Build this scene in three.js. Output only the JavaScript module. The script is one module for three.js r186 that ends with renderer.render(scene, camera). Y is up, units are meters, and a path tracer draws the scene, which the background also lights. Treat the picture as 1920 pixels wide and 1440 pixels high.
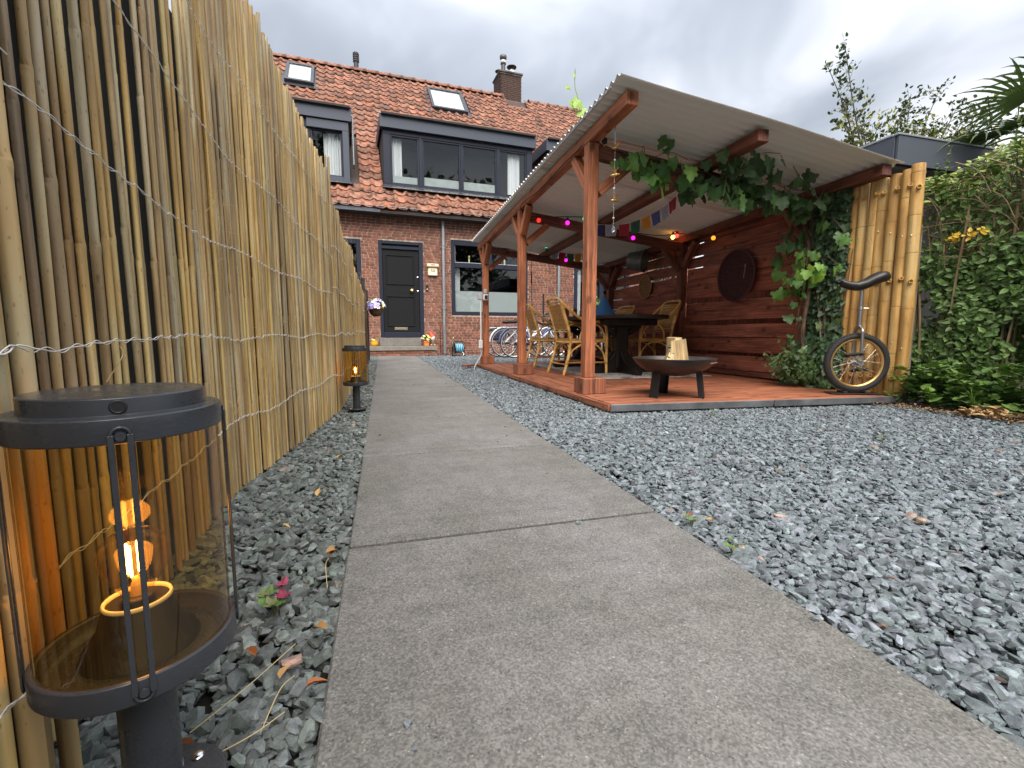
import * as THREE from 'three';
import { mergeGeometries, toCreasedNormals } from 'three/addons/utils/BufferGeometryUtils.js';
import { ConvexGeometry } from 'three/addons/geometries/ConvexGeometry.js';

// ------------------------------------------------------------------ camera, sky, sun, exposure
const scene = new THREE.Scene();
const camera = new THREE.PerspectiveCamera(80.1358, 4 / 3, 0.03, 300);
camera.position.set(0, 0.52, 0);
camera.rotation.order = 'YXZ';
camera.rotation.set(-6.2667 * Math.PI / 180, -15.8197 * Math.PI / 180, 0);

const renderer = new THREE.WebGLRenderer({ antialias: true });
renderer.setSize(1024, 768);
renderer.toneMapping = THREE.LinearToneMapping;
renderer.toneMappingExposure = 5.2;
renderer.outputColorSpace = THREE.SRGBColorSpace;
renderer.shadowMap.enabled = true;
renderer.shadowMap.type = THREE.PCFSoftShadowMap;

// seeded randomness
function rng(seed) {
  let a = seed >>> 0;
  return () => { a = (a + 0x6D2B79F5) | 0; let t = Math.imul(a ^ (a >>> 15), 1 | a); t = (t + Math.imul(t ^ (t >>> 7), 61 | t)) ^ t; return ((t ^ (t >>> 14)) >>> 0) / 4294967296; };
}
const h3 = (x, y, z) => { let n = Math.imul(x, 374761393) ^ Math.imul(y, 668265263) ^ Math.imul(z, 2147483647 ^ 0x5bd1e995); n = Math.imul(n ^ (n >>> 13), 1274126177); return ((n ^ (n >>> 16)) >>> 0) / 4294967296; };
const sm = (t) => t * t * (3 - 2 * t), lerp = (a, b, t) => a + (b - a) * t, clamp = (v, a = 0, b = 1) => Math.min(b, Math.max(a, v));
const sstep = (a, b, x) => sm(clamp((x - a) / (b - a)));
function vnoise(x, y, z) {
  const xi = Math.floor(x), yi = Math.floor(y), zi = Math.floor(z), u = sm(x - xi), v = sm(y - yi), w = sm(z - zi);
  const l = (k) => lerp(lerp(h3(xi, yi, zi + k), h3(xi + 1, yi, zi + k), u), lerp(h3(xi, yi + 1, zi + k), h3(xi + 1, yi + 1, zi + k), u), v);
  return lerp(l(0), l(1), w);
}
function fbm(x, y, z, o = 5) { let s = 0, a = 0.5, n = 0; for (let i = 0; i < o; i++) { s += a * vnoise(x, y, z); n += a; a *= 0.5; x = x * 2.03 + 17.1; y = y * 2.03 + 3.7; z = z * 2.03 + 9.2; } return s / n; }

// overcast sky, brighter overhead as a cloud layer is
{
  const W = 2048, H = 1024, data = new Float32Array(W * H * 4);
  for (let j = 0; j < H; j++) {
    const el = ((j + 0.5) / H - 0.5) * Math.PI, dy = Math.sin(el), c = Math.cos(el);
    for (let i = 0; i < W; i++) {
      const az = ((i + 0.5) / W - 0.5) * 2 * Math.PI, dx = Math.cos(az) * c, dz = Math.sin(az) * c, k = (j * W + i) * 4;
      let r, g, b;
      if (dy > -0.02) {
        const s = 1.0 / (Math.max(dy, 0) + 0.22), px = dx * s, pz = dz * s;
        const wx = fbm(px * 0.9 + 3, pz * 0.9, 1.5, 4), wz = fbm(px * 0.9, pz * 0.9 + 8, 4.5, 4);
        const n = fbm(px * 1.15 + wx * 1.3 + 5.2, pz * 1.15 + wz * 1.3 + 1.3, 2.2, 6), m = fbm(px * 0.5 + 11, pz * 0.5 - 4, 7.7, 3);
        const q = sstep(0.33, 0.62, n * 0.68 + m * 0.32);
        const lift = 0.25 * (0.80 + 0.75 * Math.max(dy, 0));
        const bright = lerp(0.40, 0.98, q) * lift, blue = 1 - q;
        r = bright * (1 - 0.13 * blue); g = bright * (1 - 0.03 * blue); b = bright * (1.05 + 0.09 * blue);
        const hz = sstep(0.3, 0.0, dy); r = lerp(r, 0.205, hz * 0.6); g = lerp(g, 0.212, hz * 0.6); b = lerp(b, 0.224, hz * 0.6);
      } else { r = 0.06; g = 0.06; b = 0.058; }
      data[k] = r; data[k + 1] = g; data[k + 2] = b; data[k + 3] = 1;
    }
  }
  const sky = new THREE.DataTexture(data, W, H, THREE.RGBAFormat, THREE.FloatType);
  sky.mapping = THREE.EquirectangularReflectionMapping; sky.magFilter = sky.minFilter = THREE.LinearFilter; sky.needsUpdate = true;
  scene.background = sky; scene.environment = sky; scene.environmentIntensity = 1;
}
const sun = new THREE.DirectionalLight(0xfff4ea, 1.5);
sun.position.set(-0.8, 13, 4.5); sun.target.position.set(0.5, 0, -5);
sun.castShadow = true; sun.shadow.radius = 110; sun.shadow.mapSize.set(2048, 2048);
Object.assign(sun.shadow.camera, { left: -14, right: 14, top: 14, bottom: -14, near: 1, far: 50 });
scene.add(sun, sun.target);

// ------------------------------------------------------------------ helpers
const V = (x, y, z) => new THREE.Vector3(x, y, z);
const used = {};
const numbered = (n) => { const k = used[n] = (used[n] ?? -1) + 1; return k ? `${n}_${String(k).padStart(3, '0')}` : n; };
function tag(o, label, category, group) { if (label) o.userData.label = label; if (category) o.userData.category = category; if (group) o.userData.group = group; return o; }
function thing(name, label, category, p = [0, 0, 0], turn = 0, group) {
  const o = new THREE.Group(); o.name = numbered(name); o.position.set(...p); o.rotation.y = turn; scene.add(o); return tag(o, label, category, group);
}
function part(name, geo, mat, parent, p, r) {
  const m = new THREE.Mesh(Array.isArray(geo) ? merge(geo) : geo, mat); m.name = name; m.castShadow = m.receiveShadow = true;
  if (p) m.position.set(...p); if (r) m.rotation.set(...r);
  if (parent) parent.add(m); return m;
}
function solo(name, geo, mat, label, category, p, group) { const m = part(numbered(name), geo, mat, scene, p); return tag(m, label, category, group); }
function struct(name, geo, mat, p) { const m = part(numbered(name), geo, mat, scene, p); m.userData.kind = 'structure'; return m; }
function merge(list) {
  list = list.map((g) => { g = g.index ? g.toNonIndexed() : g; for (const k of Object.keys(g.attributes)) if (!['position', 'normal', 'uv', 'color'].includes(k)) g.deleteAttribute(k); if (!g.attributes.uv) g.setAttribute('uv', new THREE.BufferAttribute(new Float32Array(g.attributes.position.count * 2), 2)); return g; });
  const anyC = list.some((g) => g.attributes.color);
  if (anyC) for (const g of list) if (!g.attributes.color) g.setAttribute('color', new THREE.BufferAttribute(new Float32Array(g.attributes.position.count * 3).fill(1), 3));
  return mergeGeometries(list);
}
const X = (g, p = [0, 0, 0], r = [0, 0, 0], s = 1) => { g = g.clone(); const m = new THREE.Matrix4().compose(V(...p), new THREE.Quaternion().setFromEuler(new THREE.Euler(...r)), Array.isArray(s) ? V(...s) : V(s, s, s)); return g.applyMatrix4(m); };
function rawGeo(pos, uv) { const g = new THREE.BufferGeometry(); g.setAttribute('position', new THREE.Float32BufferAttribute(pos, 3)); if (uv) g.setAttribute('uv', new THREE.Float32BufferAttribute(uv, 2)); g.computeVertexNormals(); return g; }
// uv in metres: v along the long axis, so that grain runs along it
function uvBox(g, long, ou = 0, ov = 0) {
  g = g.index ? g.toNonIndexed() : g; const p = g.attributes.position, n = p.count, uv = new Float32Array(n * 2);
  for (let t = 0; t < n; t += 3) {
    const a = V().fromBufferAttribute(p, t), b = V().fromBufferAttribute(p, t + 1), c = V().fromBufferAttribute(p, t + 2), N = b.clone().sub(a).cross(c.clone().sub(a));
    const q = [Math.abs(N.x), Math.abs(N.y), Math.abs(N.z)], ax = q.indexOf(Math.max(...q)), oth = [0, 1, 2].filter((k) => k !== ax);
    const vv = oth.includes(long) ? long : oth[1], uu = oth.find((k) => k !== vv);
    for (let k = 0; k < 3; k++) { uv[(t + k) * 2] = p.getComponent(t + k, uu) + ou + ax * 0.37; uv[(t + k) * 2 + 1] = p.getComponent(t + k, vv) + ov; }
  }
  g.setAttribute('uv', new THREE.BufferAttribute(uv, 2)); return g;
}
// box with chamfered edges, 44 triangles
function cbox(w, h, d, c = 0.004, long, ou = 0, ov = 0) {
  c = Math.min(c, w * 0.4, h * 0.4, d * 0.4);
  const H = [w / 2, h / 2, d / 2], pos = [], pt = (s, ax) => [0, 1, 2].map((k) => s[k] * (k === ax ? H[k] : H[k] - c));
  const tri = (a, b, e, n) => { const ux = b.map((v, i) => v - a[i]), vx = e.map((v, i) => v - a[i]), cr = [ux[1] * vx[2] - ux[2] * vx[1], ux[2] * vx[0] - ux[0] * vx[2], ux[0] * vx[1] - ux[1] * vx[0]]; if (cr[0] * n[0] + cr[1] * n[1] + cr[2] * n[2] < 0) pos.push(...a, ...e, ...b); else pos.push(...a, ...b, ...e); };
  const quad = (a, b, e, f, n) => { tri(a, b, e, n); tri(a, e, f, n); };
  for (let ax = 0; ax < 3; ax++) { const u = (ax + 1) % 3, v = (ax + 2) % 3; for (const s of [-1, 1]) { const q = (a, b) => { const r = [0, 0, 0]; r[ax] = s; r[u] = a; r[v] = b; return pt(r, ax); }, n = [0, 0, 0]; n[ax] = s; quad(q(-1, -1), q(1, -1), q(1, 1), q(-1, 1), n); }
    for (const s of [-1, 1]) for (const t of [-1, 1]) { const q = (a, k) => { const r = [0, 0, 0]; r[ax] = a; r[u] = s; r[v] = t; return pt(r, k); }, n = [0, 0, 0]; n[u] = s; n[v] = t; quad(q(-1, u), q(1, u), q(1, v), q(-1, v), n); } }
  for (const a of [-1, 1]) for (const b of [-1, 1]) for (const e of [-1, 1]) tri(pt([a, b, e], 0), pt([a, b, e], 1), pt([a, b, e], 2), [a, b, e]);
  if (long === undefined) long = w >= h && w >= d ? 0 : h >= d ? 1 : 2;
  return uvBox(rawGeo(pos), long, ou, ov);
}
// beam of section w x h between two points (h measured across, up-ish)
function beam(a, b, w, h, c = 0.004, roll = 0) {
  a = V(...a); b = V(...b); const L = a.distanceTo(b), g = cbox(w, h, L, c, 2, Math.abs(a.x * 1.7 + b.y) % 1, Math.abs(a.z * 1.3 + b.x) % 1);
  const z = b.clone().sub(a).normalize(), up = Math.abs(z.y) > 0.95 ? V(0, 0, 1) : V(0, 1, 0), x = up.clone().cross(z).normalize(), y = z.clone().cross(x);
  const m = new THREE.Matrix4().makeBasis(x, y, z).setPosition(a.clone().add(b).multiplyScalar(0.5)); if (roll) g.rotateZ(roll);
  return g.applyMatrix4(m);
}
function tube(pts, r, seg = 24, rad = 8, closed = false) { return new THREE.TubeGeometry(new THREE.CatmullRomCurve3(pts.map((p) => V(...p)), closed, 'centripetal'), seg, r, rad, closed); }
const rod = (a, b, r, rad = 8, r2) => { const A = V(...a), B = V(...b), g = new THREE.CylinderGeometry(r2 ?? r, r, A.distanceTo(B), rad, 1); g.applyQuaternion(new THREE.Quaternion().setFromUnitVectors(V(0, 1, 0), B.clone().sub(A).normalize())); return g.translate((A.x + B.x) / 2, (A.y + B.y) / 2, (A.z + B.z) / 2); };
const lathe = (pts, n = 32) => new THREE.LatheGeometry(pts.map((p) => new THREE.Vector2(...p)), n);
const paint = (g, r, gg, b) => { const n = g.attributes.position.count, c = new Float32Array(n * 3); for (let i = 0; i < n; i++) { c[i * 3] = r; c[i * 3 + 1] = gg; c[i * 3 + 2] = b; } g.setAttribute('color', new THREE.BufferAttribute(c, 3)); return g; };
// prism over a polygon in x, z between two heights
function slabGeo(poly, y0, y1, bevel = 0.003) {
  const s = new THREE.Shape(poly.map(([x, z]) => new THREE.Vector2(x, -z)));
  const g = new THREE.ExtrudeGeometry(s, { depth: y1 - y0 - 2 * bevel, bevelEnabled: true, bevelSize: bevel, bevelThickness: bevel, bevelSegments: 1, bevelOffset: -bevel });
  return g.rotateX(-Math.PI / 2).translate(0, y0 + bevel, 0);
}

// ------------------------------------------------------------------ textures
function tex(w, h, fn, { srgb = true, rep } = {}) {
  const d = new Uint8Array(w * h * 4);
  for (let j = 0; j < h; j++) for (let i = 0; i < w; i++) { const c = fn(i, j), k = (j * w + i) * 4; if (typeof c === 'number') d[k] = d[k + 1] = d[k + 2] = clamp(c) * 255; else { d[k] = clamp(c[0]) * 255; d[k + 1] = clamp(c[1]) * 255; d[k + 2] = clamp(c[2]) * 255; } d[k + 3] = 255; }
  const t = new THREE.DataTexture(d, w, h); t.wrapS = t.wrapT = THREE.RepeatWrapping; t.magFilter = THREE.LinearFilter; t.minFilter = THREE.LinearMipmapLinearFilter; t.generateMipmaps = true;
  if (srgb) t.colorSpace = THREE.SRGBColorSpace; if (rep) t.repeat.set(...rep); t.needsUpdate = true; return t;
}
// tiling value noise on an n x n grid of cells over [0,1)
function tn(x, y, nx, ny, seed) {
  x *= nx; y *= ny; const xi = Math.floor(x), yi = Math.floor(y), u = sm(x - xi), v = sm(y - yi), w = (a, n) => ((a % n) + n) % n;
  return lerp(lerp(h3(w(xi, nx), w(yi, ny), seed), h3(w(xi + 1, nx), w(yi, ny), seed), u), lerp(h3(w(xi, nx), w(yi + 1, ny), seed), h3(w(xi + 1, nx), w(yi + 1, ny), seed), u), v);
}
function tfbm(x, y, nx, ny, seed, o = 4) { let s = 0, a = 0.5, t = 0; for (let i = 0; i < o; i++) { s += a * tn(x, y, nx << i, ny << i, seed + i * 7); t += a; a *= 0.55; } return s / t; }

const T = {};
{ // washed concrete with small stones showing
  const n = 1024, sp = new Float32Array(n * n), R = rng(5);
  for (let k = 0; k < 26000; k++) { const x = R() * n, y = R() * n, r = 0.7 + R() * R() * R() * 2.3, val = (R() < 0.55 ? 1 : -1) * (0.3 + 0.7 * R()); for (let j = -4; j <= 4; j++) for (let i = -4; i <= 4; i++) { const q = Math.hypot(i + (x % 1), j + (y % 1) * 1.2); if (q < r) sp[(((y | 0) + j + n) % n) * n + (((x | 0) + i + n) % n)] = val * (1 - 0.35 * q / r); } }
  const f = (i, j) => { const x = i / n, y = j / n, big = tfbm(x, y, 3, 3, 11, 4), mid = tfbm(x, y, 24, 24, 31, 3), fine = tn(x, y, 330, 330, 77), s = sp[j * n + i]; return { v: 0.53 + (big - 0.5) * 0.12 + (mid - 0.5) * 0.09 + (tfbm(x, y, 2, 40, 55, 3) - 0.5) * 0.045 + (fine - 0.5) * 0.2 + (s > 0 ? s * 0.22 : s * 0.2), big, s }; };
  T.conc = tex(n, n, (i, j) => { const { v, big, s } = f(i, j); const w = s > 0.8 ? 0.015 : 0; return [v + w, v * 0.992 + w * 0.95, v * (0.965 + (big - 0.5) * 0.05)]; });
  T.concB = tex(n, n, (i, j) => { const q = f(i, j); return 0.45 + Math.abs(q.s) * 0.35 + (q.v - 0.5) * 0.8; }, { srgb: false });
}
T.wood = tex(512, 1024, (i, j) => { const x = i / 512, y = j / 1024, w = tfbm(x, y, 4, 3, 3, 3) * 0.1, g = tfbm(x + w, y, 60, 3, 41, 3), k = tfbm(x, y, 5, 5, 91, 4), fine = tn(x, y, 250, 14, 8); let kn = 0; for (let q = 0; q < 6; q++) { const cx = h3(q, 3, 5), cy = h3(q, 7, 2), dx = Math.min(Math.abs(x - cx), 1 - Math.abs(x - cx)) * 14, dy = Math.min(Math.abs(y - cy), 1 - Math.abs(y - cy)) * 22, d = Math.hypot(dx, dy); kn = Math.max(kn, 1 - sstep(0.35, 0.8, d)); } const v = (1 - 0.28 * kn) * 0.8 + (g - 0.5) * 0.46 + (k - 0.5) * 0.42 + (fine - 0.5) * 0.14; return [v, v * (0.985 + 0.02 * k), v * 0.97]; });
T.woodB = tex(512, 512, (i, j) => 0.5 + (tfbm(i / 512, j / 512, 60, 3, 41, 3) - 0.5) * 0.9 + (tn(i / 512, j / 512, 200, 10, 8) - 0.5) * 0.3, { srgb: false });
T.cane = tex(256, 1024, (i, j) => { const x = i / 256, y = j / 1024, s = tfbm(x, y, 12, 2, 21, 4), b = tfbm(x, y, 3, 6, 51, 4), sp = tn(x, y, 90, 160, 61); let v = 0.82 + (s - 0.5) * 0.5 + (b - 0.5) * 0.5; if (sp > 0.9) v *= 0.8; const g = sstep(0.45, 0.75, b); return [v * lerp(1.03, 0.97, g), v * lerp(0.97, 1.0, g), v * lerp(0.86, 1.0, g)]; });
T.grit = tex(256, 256, (i, j) => { const x = i / 256, y = j / 256; return 0.8 + (tfbm(x, y, 6, 6, 3, 4) - 0.5) * 0.55 + (tn(x, y, 110, 110, 9) - 0.5) * 0.2; });
T.tile = tex(512, 512, (i, j) => { const x = i / 512, y = j / 512, a = tfbm(x, y, 5, 5, 13, 5), d = sstep(0.56, 0.76, tfbm(x, y, 7, 7, 37, 4)), l = sstep(0.68, 0.8, tfbm(x, y, 12, 12, 67, 3)), v = 0.85 + (a - 0.5) * 0.7; return [lerp(v, 0.34, d * 0.75) + l * 0.08, lerp(v * 0.97, 0.33, d * 0.75) + l * 0.14, lerp(v * 0.94, 0.34, d * 0.75) + l * 0.16]; });
T.galv = tex(256, 256, (i, j) => { const x = i / 256, y = j / 256; return 0.78 + (tfbm(x, y, 8, 8, 5, 4) - 0.5) * 0.5; });
T.soil = tex(512, 512, (i, j) => { const x = i / 512, y = j / 512, a = tfbm(x, y, 10, 10, 5, 5), v = 0.2 + (a - 0.5) * 0.25; return [v, v * 0.97, v * 0.9]; });
T.weave = tex(128, 128, (i, j) => { const x = Math.floor(i / 8), y = Math.floor(j / 8), o = (x + y) % 2, u = (i % 8) / 8, v = (j % 8) / 8, e = Math.sin(Math.PI * (o ? u : v)) * 0.45 + 0.55, h = h3(x, y, 4) * 0.35 + 0.65; const k = e * h; return [k, k * 0.93, k * 0.8]; });
T.weaveB = tex(128, 128, (i, j) => { const o = (Math.floor(i / 8) + Math.floor(j / 8)) % 2; return Math.sin(Math.PI * ((o ? i : j) % 8) / 8); }, { srgb: false });

// ------------------------------------------------------------------ materials
const L = (r, g, b) => new THREE.Color().setRGB(r, g, b);
const mat = (r, g, b, rough = 0.8, o = {}) => new THREE.MeshStandardMaterial({ color: L(r, g, b), roughness: rough, ...o });
const shades = (n, seed, base, spread, rough, o) => { const R = rng(seed); return Array.from({ length: n }, () => { const k = 1 + (R() - 0.5) * 2 * spread, w = (R() - 0.5) * spread * 0.5; return mat(base[0] * k * (1 + w), base[1] * k, base[2] * k * (1 - w), rough, o); }); };
const M = {};
M.woodMap = T.wood; T.wood.repeat.set(2.2, 0.9); T.woodB.repeat.set(2.2, 0.9);
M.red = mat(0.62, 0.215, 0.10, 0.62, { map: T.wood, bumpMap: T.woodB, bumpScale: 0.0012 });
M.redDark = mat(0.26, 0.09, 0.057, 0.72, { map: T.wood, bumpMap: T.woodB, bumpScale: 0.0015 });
M.wallPlank = shades(7, 3, [0.46, 0.15, 0.09], 0.24, 0.75, { map: T.wood, bumpMap: T.woodB, bumpScale: 0.003 });
M.deck = shades(7, 4, [0.47, 0.17, 0.09], 0.12, 0.6, { map: T.wood, bumpMap: T.woodB, bumpScale: 0.0015 });
M.black = mat(0.012, 0.012, 0.013, 0.5);
M.blackMetal = mat(0.022, 0.023, 0.026, 0.42, { metalness: 0.3 });
M.anth = mat(0.032, 0.037, 0.045, 0.48, { roughnessMap: T.grit });
M.frame = new THREE.MeshPhysicalMaterial({ color: L(0.016, 0.021, 0.036), roughness: 0.5, specularIntensity: 0.5 });
M.fascia = mat(0.036, 0.050, 0.075, 0.55);
M.white = mat(0.72, 0.72, 0.7, 0.6);
M.grey = mat(0.42, 0.43, 0.43, 0.55);
M.zinc = mat(0.55, 0.6, 0.64, 0.4, { metalness: 0.55, map: T.galv });
M.chrome = mat(0.75, 0.75, 0.76, 0.18, { metalness: 1 });
M.brass = mat(0.72, 0.5, 0.2, 0.28, { metalness: 1 });
M.rubber = mat(0.02, 0.02, 0.021, 0.8);
M.glass = new THREE.MeshPhysicalMaterial({ color: L(0.9, 0.93, 0.93), roughness: 0.02, transmission: 1, thickness: 0, ior: 1.5 });
M.concrete = mat(0.6, 0.6, 0.6, 0.9, { map: T.conc, bumpMap: T.concB, bumpScale: 0.0016 });
M.dark = mat(0.03, 0.03, 0.03, 0.9);
const leafMat = (r, g, b, tr = 0.3) => new THREE.MeshPhysicalMaterial({ color: L(r, g, b), roughness: 0.55, transmission: tr, thickness: 0, side: THREE.DoubleSide });
M.leaf = leafMat(1, 1, 1, 0.42);

// small leaf: folded along its midrib, 8 triangles, length 1 along +y, base at the origin
function leafGeo(w = 0.5, fold = 0.18, droop = 0.12) {
  const ys = [0, 0.18, 0.45, 0.75, 1], ws = [0, 0.42, 0.5, 0.3, 0], pos = [];
  const P = (k, s) => [s * ws[k] * w, ys[k], (s ? fold * ws[k] * w * 2 : 0) - droop * ys[k] * ys[k]];
  for (let k = 0; k < 4; k++) for (const s of [-1, 1]) { const a = P(k, 0), b = P(k, s), c = P(k + 1, 0), d = P(k + 1, s); if (k > 0) pos.push(...(s > 0 ? [...a, ...b, ...c] : [...a, ...c, ...b])); if (k < 3) pos.push(...(s > 0 ? [...b, ...d, ...c] : [...b, ...c, ...d])); }
  return rawGeo(pos);
}
// scatter(name, geometry, material, parent, list of [pos, quaternion, scale, colour])
function scatter(name, geo, material, parent, list) {
  const im = new THREE.InstancedMesh(geo, material, list.length), m = new THREE.Matrix4(); im.name = name; im.castShadow = im.receiveShadow = true;
  list.forEach(([p, q, s, c], i) => { im.setMatrixAt(i, m.compose(p, q, s)); if (c) im.setColorAt(i, c); });
  (parent ?? scene).add(im); return im;
}
const Q = (x, y, z, o = 'YXZ') => new THREE.Quaternion().setFromEuler(new THREE.Euler(x, y, z, o));
// ------------------------------------------------------------------ ground, path, gravel
{
  const g = new THREE.PlaneGeometry(120, 120, 60, 60).rotateX(-Math.PI / 2); const uv = g.attributes.uv; for (let i = 0; i < uv.count; i++) uv.setXY(i, uv.getX(i) * 150, uv.getY(i) * 150);
  struct('ground', g, mat(0.55, 0.55, 0.52, 1, { map: T.soil }), [0, -0.035, -20]);
}
const path = new THREE.Group(); path.name = 'path'; path.userData.kind = 'structure'; scene.add(path);
{
  const R = rng(12); const step = 0.868; let z0 = 0.6; const edges = [0.597, -0.271, -1.139];
  for (let k = 1; k < 13; k++) edges.push(-1.139 - k * step * (1 + (R() - 0.5) * 0.01));
  for (let k = 0; k + 1 < edges.length; k++) {
    const a = edges[k], b = Math.max(edges[k + 1], -11.2); if (a < -11.1) break; const d = a - b - 0.013, w = 0.861, g = cbox(w, 0.05, d, 0.004, 2);
    const uv = g.attributes.uv, ou = R(), ov = R(), fl = R() < 0.5 ? -1 : 1; for (let i = 0; i < uv.count; i++) uv.setXY(i, uv.getX(i) * 1.1 * fl + ou, uv.getY(i) * 1.1 + ov);
    const m = M.concrete.clone(); const q = 0.97 + R() * 0.06; m.color.setRGB(0.60 * q, 0.61 * q, 0.62 * q);
    const s = part('slab', g, m, path, [0.3365 + (R() - 0.5) * 0.006, -0.025 + (R() - 0.5) * 0.003, (a + b) / 2]); s.rotation.z = (R() - 0.5) * 0.004; s.rotation.x = (R() - 0.5) * 0.003;
  }
}
// broken basalt: a few convex stones, many copies
const stones = [];
{
  const R = rng(7);
  for (let k = 0; k < 9; k++) {
    const p = []; const n = 15 + (k % 4) * 2; const fl = 0.36 + R() * 0.22, wd = 0.62 + R() * 0.25, bx = (v) => Math.sign(v) * Math.pow(Math.abs(v), 0.62);
    for (let i = 0; i < n; i++) { const u = R() * 2 - 1, t = R() * 6.283, s = Math.sqrt(1 - u * u), q = 0.85 + R() * 0.25; p.push(V(bx(s * Math.cos(t)) * q, bx(u) * fl * q, bx(s * Math.sin(t)) * wd * q)); }
    const g = toCreasedNormals(new ConvexGeometry(p).scale(0.5, 0.5, 0.5), 0.2), P = g.attributes.position, uv = new Float32Array(P.count * 2);
    for (let i = 0; i < P.count; i++) { uv[i * 2] = P.getX(i) * 0.5 + P.getY(i) * 0.4 + k * 0.3; uv[i * 2 + 1] = P.getZ(i) * 0.5 + P.getY(i) * 0.3; }
    g.setAttribute('uv', new THREE.BufferAttribute(uv, 2)); stones.push(g);
  }
}
M.stone = mat(1, 1, 1, 0.72, { map: T.grit });
{
  const R = rng(21), bins = stones.map(() => []);
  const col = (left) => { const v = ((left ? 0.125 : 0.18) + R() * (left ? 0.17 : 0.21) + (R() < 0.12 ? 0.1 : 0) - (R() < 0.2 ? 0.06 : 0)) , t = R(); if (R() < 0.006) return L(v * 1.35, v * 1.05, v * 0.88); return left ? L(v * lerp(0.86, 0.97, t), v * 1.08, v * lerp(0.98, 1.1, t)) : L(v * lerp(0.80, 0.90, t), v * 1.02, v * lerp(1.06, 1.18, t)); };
  const fenceX = (z) => { const P = [[1, -0.42], [-0.45, -0.42], [-1.03, -0.47], [-1.6, -0.51], [-2.05, -0.46], [-2.73, -0.38], [-3.24, -0.33], [-12, -0.33]]; for (let k = 0; k + 1 < P.length; k++) if (z <= P[k][0] && z >= P[k + 1][0]) return lerp(P[k][1], P[k + 1][1], (z - P[k][0]) / (P[k + 1][0] - P[k][0])); return -0.33; };
  const put = (x, z, left, y0 = 0) => {
    const s = (left ? 1 : 0.86) * (0.0150 + Math.pow(R(), 2.0) * 0.025), k = Math.floor(R() * stones.length), layer = R();
    const yb = -0.026 + layer * 0.02 + y0 + 0.006 * (fbm(x * 3, z * 3, 1, 2) - 0.5);
    bins[k].push([V(x, yb, z), Q((R() - 0.5) * 1.1, R() * 6.28, (R() - 0.5) * 1.1), V(s * (0.9 + R() * 0.5), s * (0.8 + R() * 0.5), s), col(left)]);
  };
  const fill = (x0, x1, z0, z1, dens, left, ok = () => true) => { const n = Math.round((x1 - x0) * (z0 - z1) * dens); for (let i = 0; i < n; i++) { const x = lerp(x0, x1, R()), z = lerp(z0, z1, R()); if (ok(x, z)) put(x, z, left); } };
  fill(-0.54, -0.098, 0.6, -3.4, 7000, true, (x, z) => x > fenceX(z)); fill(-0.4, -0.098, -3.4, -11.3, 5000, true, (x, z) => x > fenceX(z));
  const deckZ = (x) => -2.70 + (x - 1.46) * 0.097;
  fill(0.774, 2.4, 0.4, -1.3, 2200, false); fill(0.774, 3.95, 0.6, -2.75, 8000, false, (x, z) => (x < 1.47 || z > deckZ(x) - 0.1) && x < 3.86 + fbm(x * 2, z * 2, 5, 2) * 0.15 - 0.08);
  fill(0.774, 1.5, -2.75, -7.1, 5600, false); fill(0.782, 7, -7.05, -11.2, 2600, false, (x, z) => x < 2.3 || z > -10.9);
  for (let k = 0; k < 46; k++) { const e = Math.pow(R(), 2.5) * 0.4, x = R() < 0.5 ? -0.08 + e : 0.755 - e, z = -0.45 - Math.pow(R(), 0.8) * 8, s = 0.006 + R() * 0.011, q = Math.floor(R() * stones.length); bins[q].push([V(x, s * 0.16, z), Q((R() - 0.5) * 0.3, R() * 6.28, (R() - 0.5) * 0.3), V(s, s, s), col(false)]); }
  const gravel = new THREE.Group(); gravel.name = 'gravel'; gravel.userData.kind = 'stuff'; scene.add(gravel);
  tag(gravel, 'loose dark grey split stone gravel on both sides of the concrete path', 'gravel');
  bins.forEach((b, k) => { scatter('gravel_stone', stones[k], M.stone, gravel, b).userData.kind = 'stuff'; });
  // the pale pink pebble and bigger pieces that stand out
  const peb = (x, z, s, c, label) => { const m = M.stone.clone(); m.color.copy(c); const o = part(numbered('pebble'), X(stones[3], [0, 0, 0], [0, 0.4, 0], [s * 1.2, s, s]), m, scene, [x, 0.006, z]); tag(o, label, 'pebble'); };
  peb(-0.152, -0.735, 0.03, L(0.5, 0.33, 0.27), 'pale pink pebble in the gravel beside the big lantern');
  peb(1.42, -0.86, 0.034, L(0.46, 0.34, 0.26), 'small pale orange pebble in the right-hand gravel near the path edge');
}
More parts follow.
